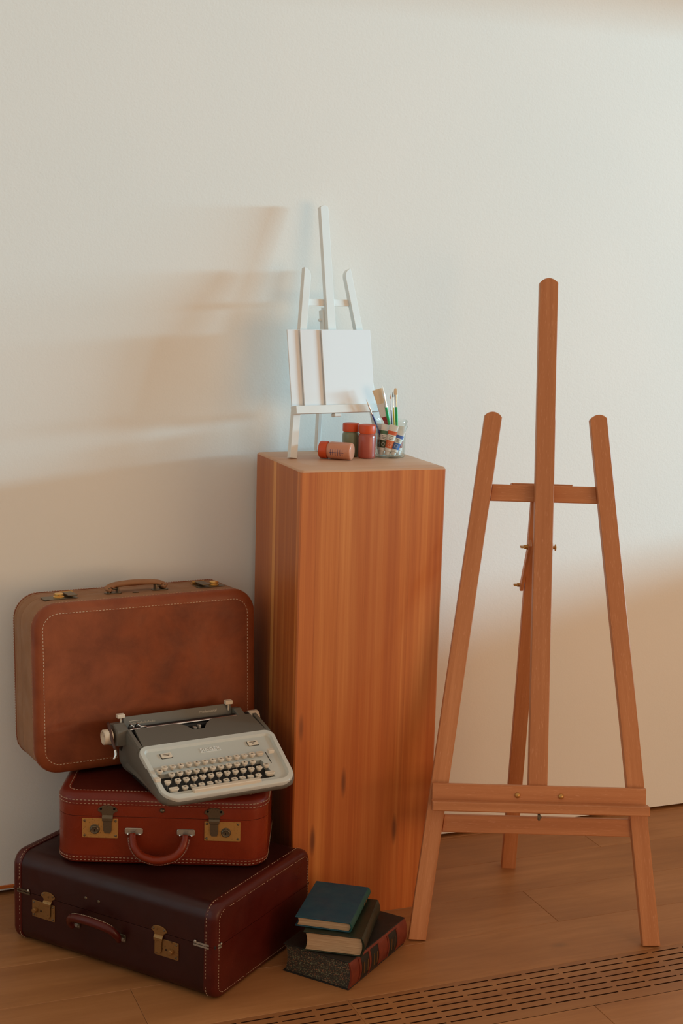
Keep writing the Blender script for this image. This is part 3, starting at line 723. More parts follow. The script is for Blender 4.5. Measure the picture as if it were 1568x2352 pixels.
for s_ in (-1, 1):   # steel valance clips wrapping the corners at the seam
    bm = bmesh.new(); xo = s_*BL/2
    pts = [(s_*(BL/2-.050), -BD/2-.0022), (s_*(BL/2-.016), -BD/2-.0022), (s_*(BL/2-.004), -BD/2+.003), (s_*(BL/2+.0016), -BD/2+.013), (s_*(BL/2+.0016), -BD/2+.020)]
    pin = [(x-s_*.0012 if i > 2 else x, y_+.0012) for i, (x, y_) in enumerate(pts)]
    for zz in ((SEAM-.0045, SEAM-.0008), (SEAM+.0008, SEAM+.0045)):
        loft(bm, [[(a[0], a[1], zz[0]), (b[0], b[1], zz[0]), (b[0], b[1], zz[1]), (a[0], a[1], zz[1])] for a, b in zip(pts, pin)])
    obj('corner_valance', bm, M_steel if s_ > 0 else M_bronze, BC)
    bm = bmesh.new(); rivet(bm, s_*(BL/2-.046), SEAM+.005, T(0, -BD/2-.0022, 0), .0032, .0022)
    lathe(bm, [(.003, 0), (.0022, .0018), (.0003, .0022)], 10, T(s_*(BL/2+.0014), -BD/2+.017, SEAM+.004) @ R(s_*PI/2, 'Y')); obj('corner_rivet', bm, M_steel, BC, smooth=True)
for x in (-.318+off, -.285+off): rivet_obj(x, .139, Ff, .0035, .0018, M_bronze, BC, 'stud')

# --- middle red case
ym = math.radians(-21.5); ML_, MD_, MH_ = .430, .265, .151
mux = Vector((math.cos(ym), math.sin(ym), 0)); muy = Vector((-mux.y, mux.x, 0))
mc = Vector((.7179, 2.7172, 0))-mux*.0087+muy*MD_/2
MC = thing('suitcase', 'small glossy red-brown leather suitcase lying in the middle of the stack', 'suitcase', (mc.x, mc.y, BH+.0018), ym)
SM = .1045; Rm = .045
o1 = .0087
bm = bmesh.new(); loft(bm, case_solid(ML_, MD_, MH_, Rm, .016, 0, SM-.0005)); obj('base', bm, M_red, MC, smooth=True, angle=35)
bm = bmesh.new(); loft(bm, case_solid(ML_, MD_, MH_, Rm, .016, SM+.0005, MH_-.0001)); lid_o = obj('lid', bm, M_red, MC, smooth=True, angle=35)
bm = bmesh.new(); loft(bm, [[(x, y_, z) for x, y_ in rloop(ML_/2-.0012, MD_/2-.0012, Rm)] for z in (SM-.002, SM+.002)]); obj('seam_lining', bm, M_seam, MC)
# bands of trim leather: bottom and top edge bindings, top panel
def band(z0, z1, g, re=.016):
    rs = []
    for i in range(7):
        z = z0+(z1-z0)*i/6
        def ins(z):
            if z > MH_-re: t = (z-(MH_-re))/re; return re-re*math.sqrt(max(0, 1-t*t))
            if z < re: t = (re-z)/re; return re-re*math.sqrt(max(0, 1-t*t))
            return 0
        rs.append([(x, y_, z+(g if z > MH_-.001 else 0)) for x, y_ in rloop(ML_/2-ins(z)+g, MD_/2-ins(z)+g, Rm-ins(z)+g)])
    return rs
bm = bmesh.new(); rs = band(.0045, .0205, .0011); rs = [rs[0]]+rs+[[(x, y_, .0207) for x, y_ in rloop(ML_/2-.001, MD_/2-.001, Rm)]]; loft(bm, rs, cap=(False, False)); obj('bottom_binding', bm, M_red_trim, MC, smooth=True, angle=35)
bm = bmesh.new(); rs = band(.1285, MH_-.0003, .0011); rs = [[(x, y_, .1283) for x, y_ in rloop(ML_/2-.001, MD_/2-.001, Rm)]]+rs+[[(x, y_, MH_+.0011) for x, y_ in rloop(ML_/2-.024, MD_/2-.024, Rm-.024)], [(x, y_, MH_-.0004) for x, y_ in rloop(ML_/2-.0245, MD_/2-.0245, Rm-.0245)]]
loft(bm, rs, cap=(False, False)); obj('top_binding', bm, M_red_trim, MC, smooth=True, angle=35)
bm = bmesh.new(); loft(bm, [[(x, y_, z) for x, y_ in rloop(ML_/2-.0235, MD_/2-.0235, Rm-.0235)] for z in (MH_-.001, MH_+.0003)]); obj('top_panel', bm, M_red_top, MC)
bm = bmesh.new(); nf = onorm(ML_, MD_, Rm)
for z, g in ((.1388, .0011), (.1315, .0011), (.0165, .0011), (.0100, .0003)):
    i_ = -.0012 if z > .0105 else 0
    dashes(bm, [(x, y_, z) for x, y_ in outline(ML_, MD_, Rm, i_)], nf, .0052, .0028, .0011, .0006)
dashes(bm, [(x, y_, MH_+.0011) for x, y_ in outline(ML_, MD_, Rm, .0205)], (0, 0, 1), .0048, .0026, .0011, .0006)
stuff(obj('stitching', bm, M_thread, MC))
Fm = T(o1, -MD_/2-.0002, 0)
def latch_m(x0, x1, hx, kx):
    bm = bmesh.new(); plate(bm, x0, x1, .0590, .1005, .0016, Fm, .002); p_ = obj('lock_plate', bm, M_brass, MC)
    for x in (x0+.005, x1-.005):
        for z in (.0640, .0955): rivet_obj(x, z, Fm @ T(0, -.0016, 0), .0027, .0018, M_bronze, p_)
    bm = bmesh.new(); lathe(bm, [(.0105, 0), (.0102, .001), (.0086, .0014), (.0084, .0048), (.0072, .0056), (.0064, .0048), (.0042, .0044), (.0040, .0052), (.0004, .0053)], 24, Fm @ T(kx, -.0016, .0775) @ R(PI/2, 'X')); obj('lock_cylinder', bm, M_bronze, p_, smooth=True, angle=30)
    bm = bmesh.new(); box(bm, -.0006, .0006, -.0003, .0003, -.0025, .0025, Fm @ T(kx, -.0072, .0775)); obj('keyhole', bm, M_black, p_)
    bm = bmesh.new(); arch_hasp(bm, hx, .1290, .0400, .022, .0700, .0022, Fm, .0062); h_ = obj('hasp', bm, M_bronze, MC)
    for s_ in (-1, 1): rivet_obj(hx+s_*.0135, .1215, Fm @ T(0, -.0022, 0), .0024, .0018, M_black, h_)
latch_m(-.1700, -.0965, -.1180, -.1440)
latch_m(.0790, .1525, .0990, .1230)
for hx in (-.0645, .0415):
    bm = bmesh.new(); plate(bm, hx-.0185, hx+.0185, .0685, .0820, .0028, Fm, .004, .0008); m_ = obj('handle_bracket', bm, M_steel, MC)
    for s_ in (-1, 1): rivet_obj(hx+s_*.0115, .0695, Fm @ T(0, -.0030, 0), .0032, .0035, M_chrome, m_, smooth=True)
xa, xb = -.0660, .0410
hp = smoothpath([(xa, -.008, .0735), (xa+.001, -.014, .062), (xa+.006, -.0215, .048), (xa+.019, -.026, .034), (xa+.040, -.028, .0265), ((xa+xb)/2, -.028, .0250), (xb-.040, -.028, .0265), (xb-.019, -.026, .034), (xb-.006, -.0215, .048), (xb-.001, -.014, .062), (xb, -.008, .0735)], 6)
bm = bmesh.new(); tube(bm, hp, [.0055+.0030*math.sin(PI*i/(len(hp)-1))**.5 for i in range(len(hp))], 14, 1, Vector((0, 1, 0)), Fm); h_ = obj('handle', bm, M_red, MC, smooth=True)
cxh = (xa+xb)/2
bm = bmesh.new()
def outw(p, d): v_ = Vector((p.x-cxh, 0, p.z-.085)).normalized(); return p+v_*d+Vector((0, .001, 0))
pp = [outw(p, .0088) for p in hp[3:-3]]
rs = []
for p in pp:
    v_ = Vector((p.x-cxh, 0, p.z-.085)).normalized(); rs.append([p-v_*.002+Vector((0, -.001, 0)), p+v_*.0025+Vector((0, -.001, 0)), p+v_*.0025+Vector((0, .001, 0)), p-v_*.002+Vector((0, .001, 0))])
loft(bm, rs, Fm); obj('handle_flange', bm, M_red_trim, h_)
bm = bmesh.new(); dashes(bm, [outw(p, .0092)+Vector((0, -.0021, 0)) for p in hp[3:-3]], (0, -1, 0), .0034, .0018, .001, .0005, Fm); stuff(obj('handle_stitching', bm, M_thread, h_))
bm = bmesh.new(); lathe(bm, [(.0052, 0), (.0048, .002), (.003, .0042), (.0003, .0048)], 16, Fm @ T(-.0070, 0, .1205) @ R(PI/2, 'X')); obj('stud', bm, M_bronze, MC, smooth=True)

# --- tan case standing on edge
TL_, TT_, TH_ = .496, .163, .358; yt, lt = .1005, .0563
Mt = T(.4845, 2.878, .358) @ R(yt, 'Z') @ R(-lt, 'X') @ T(TL_/2, TT_/2, 0)
TC = thing('suitcase', 'tan brown leather suitcase standing upright on top of the stack against the wall', 'suitcase', M=Mt)
# flat frame: case axis z' = thickness (pointing back), x across, y' = up
Tf = Matrix(((1, 0, 0, 0), (0, 0, 1, -TT_/2), (0, 1, 0, TH_/2), (0, 0, 0, 1)))
Rt = .052; SB = .098
bm = bmesh.new(); loft(bm, case_solid(TL_, TH_, TT_, Rt, .012, 0, SB-.0004), Tf); fo = obj('lid', bm, M_tan_side, TC, smooth=True, angle=35)
bm = bmesh.new(); loft(bm, case_solid(TL_, TH_, TT_, Rt, .012, SB+.0004, TT_), Tf); obj('base', bm, M_tan_side, TC, smooth=True, angle=35)
bm = bmesh.new(); loft(bm, [[(x, y_, z) for x, y_ in rloop(TL_/2-.001, TH_/2-.001, Rt)] for z in (SB-.002, SB+.002)], Tf); obj('seam_lining', bm, M_seam, TC)
def tband(z0, z1, g, re=.012, inner=.020, front=True, name='front_binding', m_=None):
    rs = []
    def ins(z):
        if z > TT_-re: t = (z-(TT_-re))/re; return re-re*math.sqrt(max(0, 1-t*t))
        if z < re: t = (re-z)/re; return re-re*math.sqrt(max(0, 1-t*t))
        return 0
    for i in range(9):
        z = z0+(z1-z0)*i/8; rs.append([(x, y_, z) for x, y_ in rloop(TL_/2-ins(z)+g, TH_/2-ins(z)+g, Rt-ins(z)+g)])
    return rs
bm = bmesh.new(); rs = tband(.0004, .0165, .0011)
rs = [[(x, y_, .0004) for x, y_ in rloop(TL_/2-.0225, TH_/2-.0225, Rt-.0225)], [(x, y_, -.0011) for x, y_ in rloop(TL_/2-.022, TH_/2-.022, Rt-.022)], [(x, y_, -.0011) for x, y_ in rloop(TL_/2-.012, TH_/2-.012, Rt-.012)]]+rs[1:]+[[(x, y_, .0167) for x, y_ in rloop(TL_/2-.001, TH_/2-.001, Rt)]]
loft(bm, rs, Tf, (False, False)); obj('front_binding', bm, M_tan_trim, TC, smooth=True, angle=40)
bm = bmesh.new(); rs = tband(TT_-.0125, TT_-.0004, .0011); rs = [[(x, y_, TT_-.0127) for x, y_ in rloop(TL_/2-.001, TH_/2-.001, Rt)]]+rs+[[(x, y_, TT_-.0002) for x, y_ in rloop(TL_/2-.02, TH_/2-.02, Rt-.02)]]
loft(bm, rs, Tf, (False, False)); obj('back_binding', bm, M_tan_trim, TC, smooth=True, angle=40)
bm = bmesh.new(); loft(bm, [[(x, y_, z) for x, y_ in rloop(TL_/2-.0215, TH_/2-.0215, Rt-.0215)] for z in (.0005, -.0004)], Tf); obj('front_panel', bm, M_tan, TC)
bm = bmesh.new(); nf = onorm(TL_, TH_, Rt)
dashes(bm, [(x, y_, -.0011) for x, y_ in outline(TL_, TH_, Rt, .0195)], (0, 0, -1), .0046, .0026, .0013, .0006, Tf)
stuff(obj('stitching', bm, mat('pale_thread', (.66, .50, .34), .8), TC))
bm = bmesh.new()
dashes(bm, [(x, y_, .0145) for x, y_ in outline(TL_, TH_, Rt, -.0012)], nf, .0042, .0026, .0010, .0005, Tf)
dashes(bm, [(x, y_, TT_-.0085) for x, y_ in outline(TL_, TH_, Rt, -.0012)], nf, .0036, .0022, .0010, .0005, Tf)
stuff(obj('side_stitching', bm, M_thread_t, TC))
bm = bmesh.new(); rs = [[(x, y_, z) for x, y_ in rloop(TL_/2+g, TH_/2+g, Rt+g)] for z, g in ((TT_-.0285, -.0005), (TT_-.0280, .0005), (TT_-.0272, .0005), (TT_-.0267, -.0005))]
loft(bm, rs, Tf, (False, False)); obj('piping', bm, M_tan_side, TC, smooth=True)
# hardware on the upper edge: u measured from left end, b from the front
def latch_t(u0, u1, b0, b1, ku, hu):
    Mtop = T(-TL_/2, -TT_/2, TH_+.0002)
    bm = bmesh.new(); prism(bm, rrect(u0, u1, b0, b1, .002, 3), 0, .0016, Mtop, .0003); p_ = obj('lock_plate', bm, M_bronze, TC)
    bm = bmesh.new(); lathe(bm, [(.0115, 0), (.0118, .002), (.0092, .003), (.0096, .0075), (.0085, .009), (.0004, .0085)], 22, Mtop @ T(ku, (b0+b1)/2, .0016)); obj('lock_knob', bm, M_brass_hi, p_, smooth=True, angle=35)
    bm = bmesh.new(); box(bm, hu-.010, hu+.010, b0-.002, b1+.006, .006, .0082, Mtop @ T(0, 0, 0), .0006); box(bm, hu-.006, hu+.006, b1-.004, b1+.006, .001, .007, Mtop, .0004); obj('hasp', bm, M_bronze, TC)
    bm = bmesh.new(); tube(bm, [Mtop @ Vector((hu-.014, b1+.012, .005)), Mtop @ Vector((hu+.014, b1+.012, .005))], .0035, 10); box(bm, hu-.012, hu+.012, b1+.010, b1+.028, .0002, .0016, Mtop); obj('hinge', bm, M_brass, TC)
latch_t(.040, .112, .052, .090, .0755, .1000)
latch_t(.384, .447, .052, .090, .4270, .4020)
Mtop = T(-TL_/2, -TT_/2, TH_+.0002)
for hu in (.196, .302):
    bm = bmesh.new(); prism(bm, rrect(hu-.018, hu+.018, .066, .086, .006, 4), 0, .002, Mtop, .0004); m_ = obj('handle_mount', bm, M_bronze, TC)
    bm = bmesh.new()
    for s_ in (-1, 1): box(bm, hu+s_*.010-.0015, hu+s_*.010+.0015, .068, .084, .001, .0125, Mtop, .0004)
    tube(bm, [Mtop @ Vector((hu-.012, .076, .009)), Mtop @ Vector((hu+.012, .076, .009))], .0022, 8); obj('hinge_pin', bm, M_bronze, m_)
hp = smoothpath([(.192, .074, .005), (.187, .078, .0105), (.199, .085, .0155), (.225, .088, .0175), (.249, .089, .0182), (.273, .088, .0175), (.299, .085, .0155), (.311, .078, .0105), (.306, .074, .005)], 6)
bm = bmesh.new(); tube(bm, hp, [.0048+.0016*math.sin(PI*i/(len(hp)-1)) for i in range(len(hp))], 12, 1.9, Vector((0, 0, 1)), Mtop); obj('handle', bm, M_tan_side, TC, smooth=True)
bm = bmesh.new(); prism(bm, [(.243+.009*math.cos(a*PI/4)*(1 if a % 2 else .7), .064+.0045*math.sin(a*PI/4)) for a in range(8)], 0, .0015, Mtop, .0003); obj('badge', bm, M_bronze, TC)

# ------------------------------------------------------------------ typewriter
TWZ = .349+.0018+.0008
yy = math.radians(7.2)
TW = thing('typewriter', 'grey and pale blue portable typewriter with cream keys resting on the red suitcase', 'typewriter', (.69, 2.58, .358), yy)
M_gray = mat('typewriter_grey', (.135, .118, .092), .5); N = NT(M_gray); v = N.coord(); N.bump(N.noise(v, 700, 2), .15, .0003)
M_pale = mat('typewriter_pale_blue', (.56, .545, .48), .34, coat=.1)
M_pale2 = mat('typewriter_panel', (.50, .49, .43), .4)
M_dark = mat('typewriter_black', (.010, .009, .008), .45)
M_cream = mat('key_cream', (.70, .58, .44), .35, coat=.1)
M_emb = mat('pale_metal_lettering', (.80, .78, .72), .35, metal=.25)
M_ltr = mat('key_ink', (.03, .02, .015), .6)
M_lever = mat('brown_lever', (.07, .025, .015), .4)
S_ = .1521; BA = math.atan2(.088-.024, .168-.030)
Bz = T(0, .030, .024) @ R(BA, 'X')      # bezel plane frame: x=u, y=s up the slope, z normal
UC = .1465
def ztop(v_):
    P_ = [(.0, .010), (.030, .0185), (.168, .0835), (.236, .0985), (.243, .094), (.262, .050), (.285, .052), (.325, .046), (.34, .04)]
    for (a, za), (b, zb_) in zip(P_, P_[1:]):
        if v_ <= b: return za+(zb_-za)*(v_-a)/(b-a)
    return P_[-1][1]
per = rrect(-.003, .296, .032, .306, (.030, .035, .035, .030), 8)
def densify(p, step=.006):
    o_ = []
    for i in range(len(p)):
        a = Vector(p[i]); b = Vector(p[(i+1) % len(p)]); n_ = max(1, int((b-a).length/step))
        for k in range(n_): o_.append(tuple(a.lerp(b, k/n_)))
    return o_
per = densify(per)
def pin(p, d):
    c = Vector((UC, .17)); q = Vector(p)-c
    hx, hy = .1495, .137
    sx = (hx-d)/hx; sy = (hy-d)/hy; return (c.x+q.x*sx, c.y+q.y*sy)
bm = bmesh.new(); rs = []
for d_, fz in ((.030, 0), (.016, .06), (.007, .22), (.001, .50), (0, .75), (.0005, 1.0)):
    rs.append([(*pin(p, d_), ztop(p[1])*fz) for p in per])
rs.append([(*pin(p, .004), ztop(p[1])) for p in per])
rs.append([(*pin(p, .0045), min(ztop(p[1]), .02)) for p in per])
loft(bm, rs); obj('body_shell', bm, M_gray, TW, smooth=True, angle=38)
bm = bmesh.new(); box(bm, .012, .282, .06, .235, .002, .020); box(bm, .010, .283, .170, .236, .02, .06); box(bm, .02, .27, .236, .315, .02, .035); obj('chassis', bm, M_dark, TW)
for x, y_ in ((.05, .09), (.24, .09), (.05, .29), (.24, .29)):
    bm = bmesh.new(); lathe(bm, [(.009, -.0082 + .0), (.010, .004)], 14, T(x, y_, 0)); obj('rubber_foot', bm, M_dark, TW)
# bezel: sloping outline, rim, recessed panel
def trap(i, s0, s1, n=7, rf=.030, rb=.020):
    hw0, hw1 = .1435-i, .1510-i
    p = rrect(-1, 1, 0, 1, 0, 1)
    q = rrect(-hw0, hw0, s0, s1, (max(.004, rf-i), max(.004, rb-i), max(.004, rb-i), max(.004, rf-i)), n)
    return [(UC+x*(1+(hw1/hw0-1)*(y_-s0)/(s1-s0)), y_) for x, y_ in q]
bm = bmesh.new()
o0 = trap(-.0008, -.002, S_+.001); o1_ = trap(0, 0, S_); i0 = trap(.0085, .0090, S_-.0100); i1 = trap(.012, .0125, S_-.0130)
rs = [[(x, y_, -.009) for x, y_ in o0], [(x, y_, -.0015) for x, y_ in o0], [(x, y_, .0008) for x, y_ in o1_], [(x, y_, .0010) for x, y_ in i0], [(x, y_, -.0045) for x, y_ in i1]]
loft(bm, rs, Bz, (False, False)); obj('bezel', bm, M_pale, TW, smooth=True, angle=50)
# panel with keyboard opening
op = [(.014+.001, .0205), (.2520, .0205), (.2405, .0730), (.0105, .0730)]
bm = bmesh.new(); pin_ = trap(.0115, .0122, S_-.0128)
ov = [bm.verts.new(Bz @ Vector((x, y_, -.0045))) for x, y_ in pin_]
opd = []
for i in range(4):
    a, b = Vector(op[i]), Vector(op[(i+1) % 4])
    for k in range(8): opd.append(a.lerp(b, k/8))
iv = [bm.verts.new(Bz @ Vector((p.x, p.y, -.0045))) for p in opd]
iv2 = [bm.verts.new(Bz @ Vector((p.x, p.y, -.016))) for p in opd]
bridge(bm, iv, iv2)
e1 = [bm.edges.new((ov[i], ov[(i+1) % len(ov)])) for i in range(len(ov))]
e2 = [bm.edges.get((iv[i], iv[(i+1) % len(iv)])) for i in range(len(iv))]
bmesh.ops.bridge_loops(bm, edges=e1+e2) if False else bmesh.ops.triangle_fill(bm, use_beauty=True, use_dissolve=False, edges=e1+e2)
obj('keyboard_panel', bm, M_pale2, TW)
bm = bmesh.new(); box(bm, .008, .262, .0150, .080, -.024, -.016, Bz); obj('key_well', bm, M_dark, TW)
# keys
kbm = bmesh.new(); w2, d2 = .0064, .0056
Kp = lambda s_, i: [(x, y_) for x, y_ in rrect(-w2*s_+i, w2*s_-i, -d2+i, d2-i, .0035, 4)]
def keymesh(ws, nm, h=.0078, ww=1.0):
    bm = bmesh.new(); rs = []
    for i, z in ((.0022, -h), (.0008, -h*.55), (0, -.0012), (.0004, 0), (.0014, -.0003)):
        rs.append([(x, y_, z) for x, y_ in Kp(ws, i)])
    loft(bm, rs); bmesh.ops.recalc_face_normals(bm, faces=bm.faces)
    me = bpy.data.meshes.new(nm); bm.to_mesh(me); bm.free(); me.materials.append(M_cream); me.polygons.foreach_set('use_smooth', [True]*len(me.polygons)); me.set_sharp_from_angle(angle=math.radians(45)); return me
def stemmesh():
    bm = bmesh.new(); loft(bm, [[(-.0007, -.001, -.026), (.0007, -.001, -.026), (.0007, .001, -.026), (-.0007, .001, -.026)], [(-.0007, -.001, -.005), (.0007, -.001, -.005), (.0007, .001, -.005), (-.0007, .001, -.005)]])
    me = bpy.data.meshes.new('key_stem'); bm.to_mesh(me); bm.free(); me.materials.append(M_steel); return me
K1, K2, KB, ST = keymesh(1, 'key'), keymesh(1.55, 'wide_key'), keymesh(1.25, 'key_b'), stemmesh()
tilt = R(math.radians(5), 'X')
def key(u, v_, z, ch='', me=K1, size=.0068, name='key', stem=True):
    k = link(name, me, TW, T(u, v_, z) @ tilt)
    if stem: link('key_stem', ST, k)
    if ch:
        t = textmesh(ch, size, .0001, bold=.00012); t.materials.append(M_ltr); l_ = link('letter', t, k, T(0, 0.0002, .0001))
rows_k = [
    (.0295, .01767, .104, .0640, ['1', '2', '3', '4', '5', '6', '7', '8', '9', '0', '-', '=']),
    (.0385, .0179, .0875, .0545, ['Q', 'W', 'E', 'R', 'T', 'Y', 'U', 'I', 'O', 'P', '½']),
    (.0460, .0180, .0735, .0450, ['A', 'S', 'D', 'F', 'G', 'H', 'J', 'K', 'L', ';', '"']),
    (.0550, .0180, .0575, .0350, ['Z', 'X', 'C', 'V', 'B', 'N', 'M', ',', '.', '/'])]
for u0, pt_, v_, z, chs in rows_k:
    for i, ch in enumerate(chs): key(u0+i*pt_, v_+i*.00022, z, ch, size=.0062)
key(.0295+12*.01767, .1065, .0640, '', KB)
key(.0165, .096, .0615, 'MAR\nREL', K1, .0026, 'margin_key'); key(.0245, .0735, .0450, '', K1, name='lock_key')
key(.0315, .0575, .0350, '', K2, name='shift_key'); key(.2425, .0770, .0480, 'TAB', K1, .0032, 'tab_key'); key(.2430, .0605, .0365, '', K2, name='shift_key')
for u, v_, z in ((.0045, .079, .0525), (.2625, .099, .0695)):
    bm = bmesh.new(); box(bm, -.0062, .0062, -.0055, .0055, -.007, 0, T(u, v_, z) @ tilt, .0008); obj('side_key', bm, M_cream, TW)
bm = bmesh.new(); box(bm, .258, .2595, .060, .092, -.0047, -.0042, Bz); obj('lever_slot', bm, M_black, TW)
bm = bmesh.new(); box(bm, -.074, .074, -.0064, .0064, -.0085, 0, T(.139, .0408, .0345) @ R(math.radians(4), 'X'), .0016); obj('space_bar', bm, M_cream, TW)
# panel lettering and column buttons
def panel_text(s_, size, u, sv, h=-.0043, m_=None, dep=.0004, bold=0, sp=1.0, parent=TW, name='lettering'):
    t = textmesh(s_, size, dep, bold=bold, spacing=sp); t.materials.append(m_ or M_ltr); return link(name, t, parent, Bz @ T(u, sv, h))
panel_text('SINGER', .0122, .1455, .1235, -.0040, M_emb, .0008, .0003, 1.12)
bm = bmesh.new(); box(bm, .1225, .1680, .1165, .1178, -.0045, -.0034, Bz); obj('lettering_bar', bm, M_emb, TW)
for u, tx in ((.0490, 'COLUMN\nCLEAR'), (.2420, 'COLUMN\nSET')):
    bm = bmesh.new(); prism(bm, rrect(u-.0125, u+.0125, .1150, .1295, .002, 3), -.0046, -.0040, Bz); fr_ = obj('button_frame', bm, M_dark, TW)
    bm = bmesh.new(); prism(bm, rrect(u-.0115, u+.0115, .1160, .1285, .002, 3), -.0042, -.0016, Bz, .0005); b_o = obj('column_button', bm, M_cream, TW)
    t = textmesh(tx, .0036, .0001, bold=.00008); t.materials.append(M_ltr); link('letter', t, b_o, Bz @ T(u, .1222, -.0014))
bm = bmesh.new(); pts = [(.060, .0205), (.0600, .0200)]; bm.free()
# ribbon cover
def cz(v_): return .0885+(v_-.168)*(.0155/.068)
co = [(.008, .1665), (.1465, .1685), (.285, .1665), (.279, .237), (.190, .238), (.172, .224), (.160, .206), (.135, .206), (.124, .226), (.110, .237), (.016, .237)]
bm = bmesh.new(); loft(bm, [[(x, y_, cz(y_)-.006) for x, y_ in co], [(x, y_, cz(y_)) for x, y_ in co]]); obj('ribbon_cover', bm, M_gray, TW)
for s_ in (0, 1):
    x0, x1 = ((-.0035, .0072), (.2858, .2965))[s_]
    bm = bmesh.new(); p = [(x0, .168), (x1, .168), (x1, .238), (x0+.002 if s_ == 0 else x0, .238)]; loft(bm, [[(x, y_, cz(y_)-.012) for x, y_ in p], [(x+(.0025 if (s_ == 0 and x < .0) else (-.0025 if (s_ and x > .29) else 0)), y_, cz(y_)-.0003) for x, y_ in p]]); obj('side_cover', bm, M_gray, TW)
bm = bmesh.new(); box(bm, .139, .146, .212, .222, .07, .099, b=.0008); box(bm, .150, .156, .214, .224, .07, .102, b=.0008); box(bm, .136, .160, .209, .213, .085, .094); obj('type_guide', bm, M_steel, TW)
# carriage
bm = bmesh.new(); tube(bm, [(-.004, .256, .088), (.284, .256, .088)], .0145, 24); obj('platen', bm, M_dark, TW, smooth=True, angle=40)
bm = bmesh.new(); Mc_ = T(0, .272, .094) @ R(math.radians(-22), 'X'); box(bm, .006, .252, -.003, .0015, 0, .026, Mc_, .0008); box(bm, .006, .252, .002, .022, .004, .0215, Mc_, .002); pt_o = obj('paper_table', bm, M_gray, TW)
bm = bmesh.new()
for k in range(34):
    x = .020+k*.00165; box(bm, x, x+.0004, -.0034, -.0030, .008, .0105 if k % 5 else .0125, Mc_)
box(bm, .018, .044, -.0034, -.0030, .0150, .0156, Mc_)
obj('paper_scale', bm, M_cream, pt_o)
t = textmesh('Professional', .0085, .0001, shear=.35); t.materials.append(M_steel); link('lettering', t, pt_o, Mc_ @ T(.196, -.0032, .0150) @ R(PI/2, 'X'))
bm = bmesh.new(); tube(bm, [(.008, .243, .1015), (.250, .243, .1015)], .0022, 8); box(bm, .03, .045, .2405, .246, .099, .1065, b=.001); obj('paper_bail', bm, M_chrome, TW, smooth=True, angle=40)
for x0, x1 in ((-.022, .0045), (.252, .270)):
    bm = bmesh.new(); Mx = Matrix(((0, 0, 1, 0), (1, 0, 0, 0), (0, 1, 0, 0), (0, 0, 0, 1)))
    prism(bm, [(.236, .072), (.290, .058), (.296, .085), (.284, .108), (.262, .112), (.238, .104)], x0, x1, Mx, .002); obj('carriage_end', bm, M_gray, TW)
def knob(x0, x1):
    bm = bmesh.new(); r = .0158; L_ = abs(x1-x0); s_ = 1 if x1 > x0 else -1; n = 36
    prof = [(.006, 0), (r*.85, .0003), (r, .002), (r, L_-.002), (r*.93, L_), (r*.78, L_), (r*.74, L_-.003), (.004, L_-.003), (.0035, L_-.005), (.0004, L_-.005)]
    rs = [[((q+(.0004 if k % 2 and q > r*.98 else 0))*math.cos(2*PI*k/n), (q+(.0004 if k % 2 and q > r*.98 else 0))*math.sin(2*PI*k/n), z) for k in range(n)] for q, z in prof]
    loft(bm, rs, T(x0, .256, .0885) @ R(s_*PI/2, 'Y')); obj('platen_knob', bm, M_cream, TW, smooth=True, angle=35)
knob(-.026, -.046); knob(.283, .306)
for u, v_, z in ((-.0015, .272, .1245), (.2435, .272, .1245)):
    bm = bmesh.new(); box(bm, u-.0085, u+.0085, v_-.006, v_+.006, z-.004, z+.004, b=.001); box(bm, u-.001, u+.001, v_-.002, v_+.002, z-.018, z-.003); obj('margin_tab', bm, M_cream, TW)
bm = bmesh.new(); lp = smoothpath([(-.030, .270, .113), (-.032, .252, .104), (-.033, .235, .088), (-.031, .222, .070)], 4); tube(bm, lp, .0028, 8, 1.2); lv = obj('return_lever', bm, M_lever, TW, smooth=True)
bm = bmesh.new(); tube(bm, smoothpath([(-.031, .222, .071), (-.031, .219, .061), (-.035, .219, .052)], 4), .0030, 8, 1.2); obj('lever_tip', bm, M_chrome, lv, smooth=True)
for x in (.012, .026):
    bm = bmesh.new(); tube(bm, [(x, .262, .100), (x, .250, .112), (x+.004, .240, .108)], .0014, 6); obj('bail_arm', bm, M_chrome, TW, smooth=True)

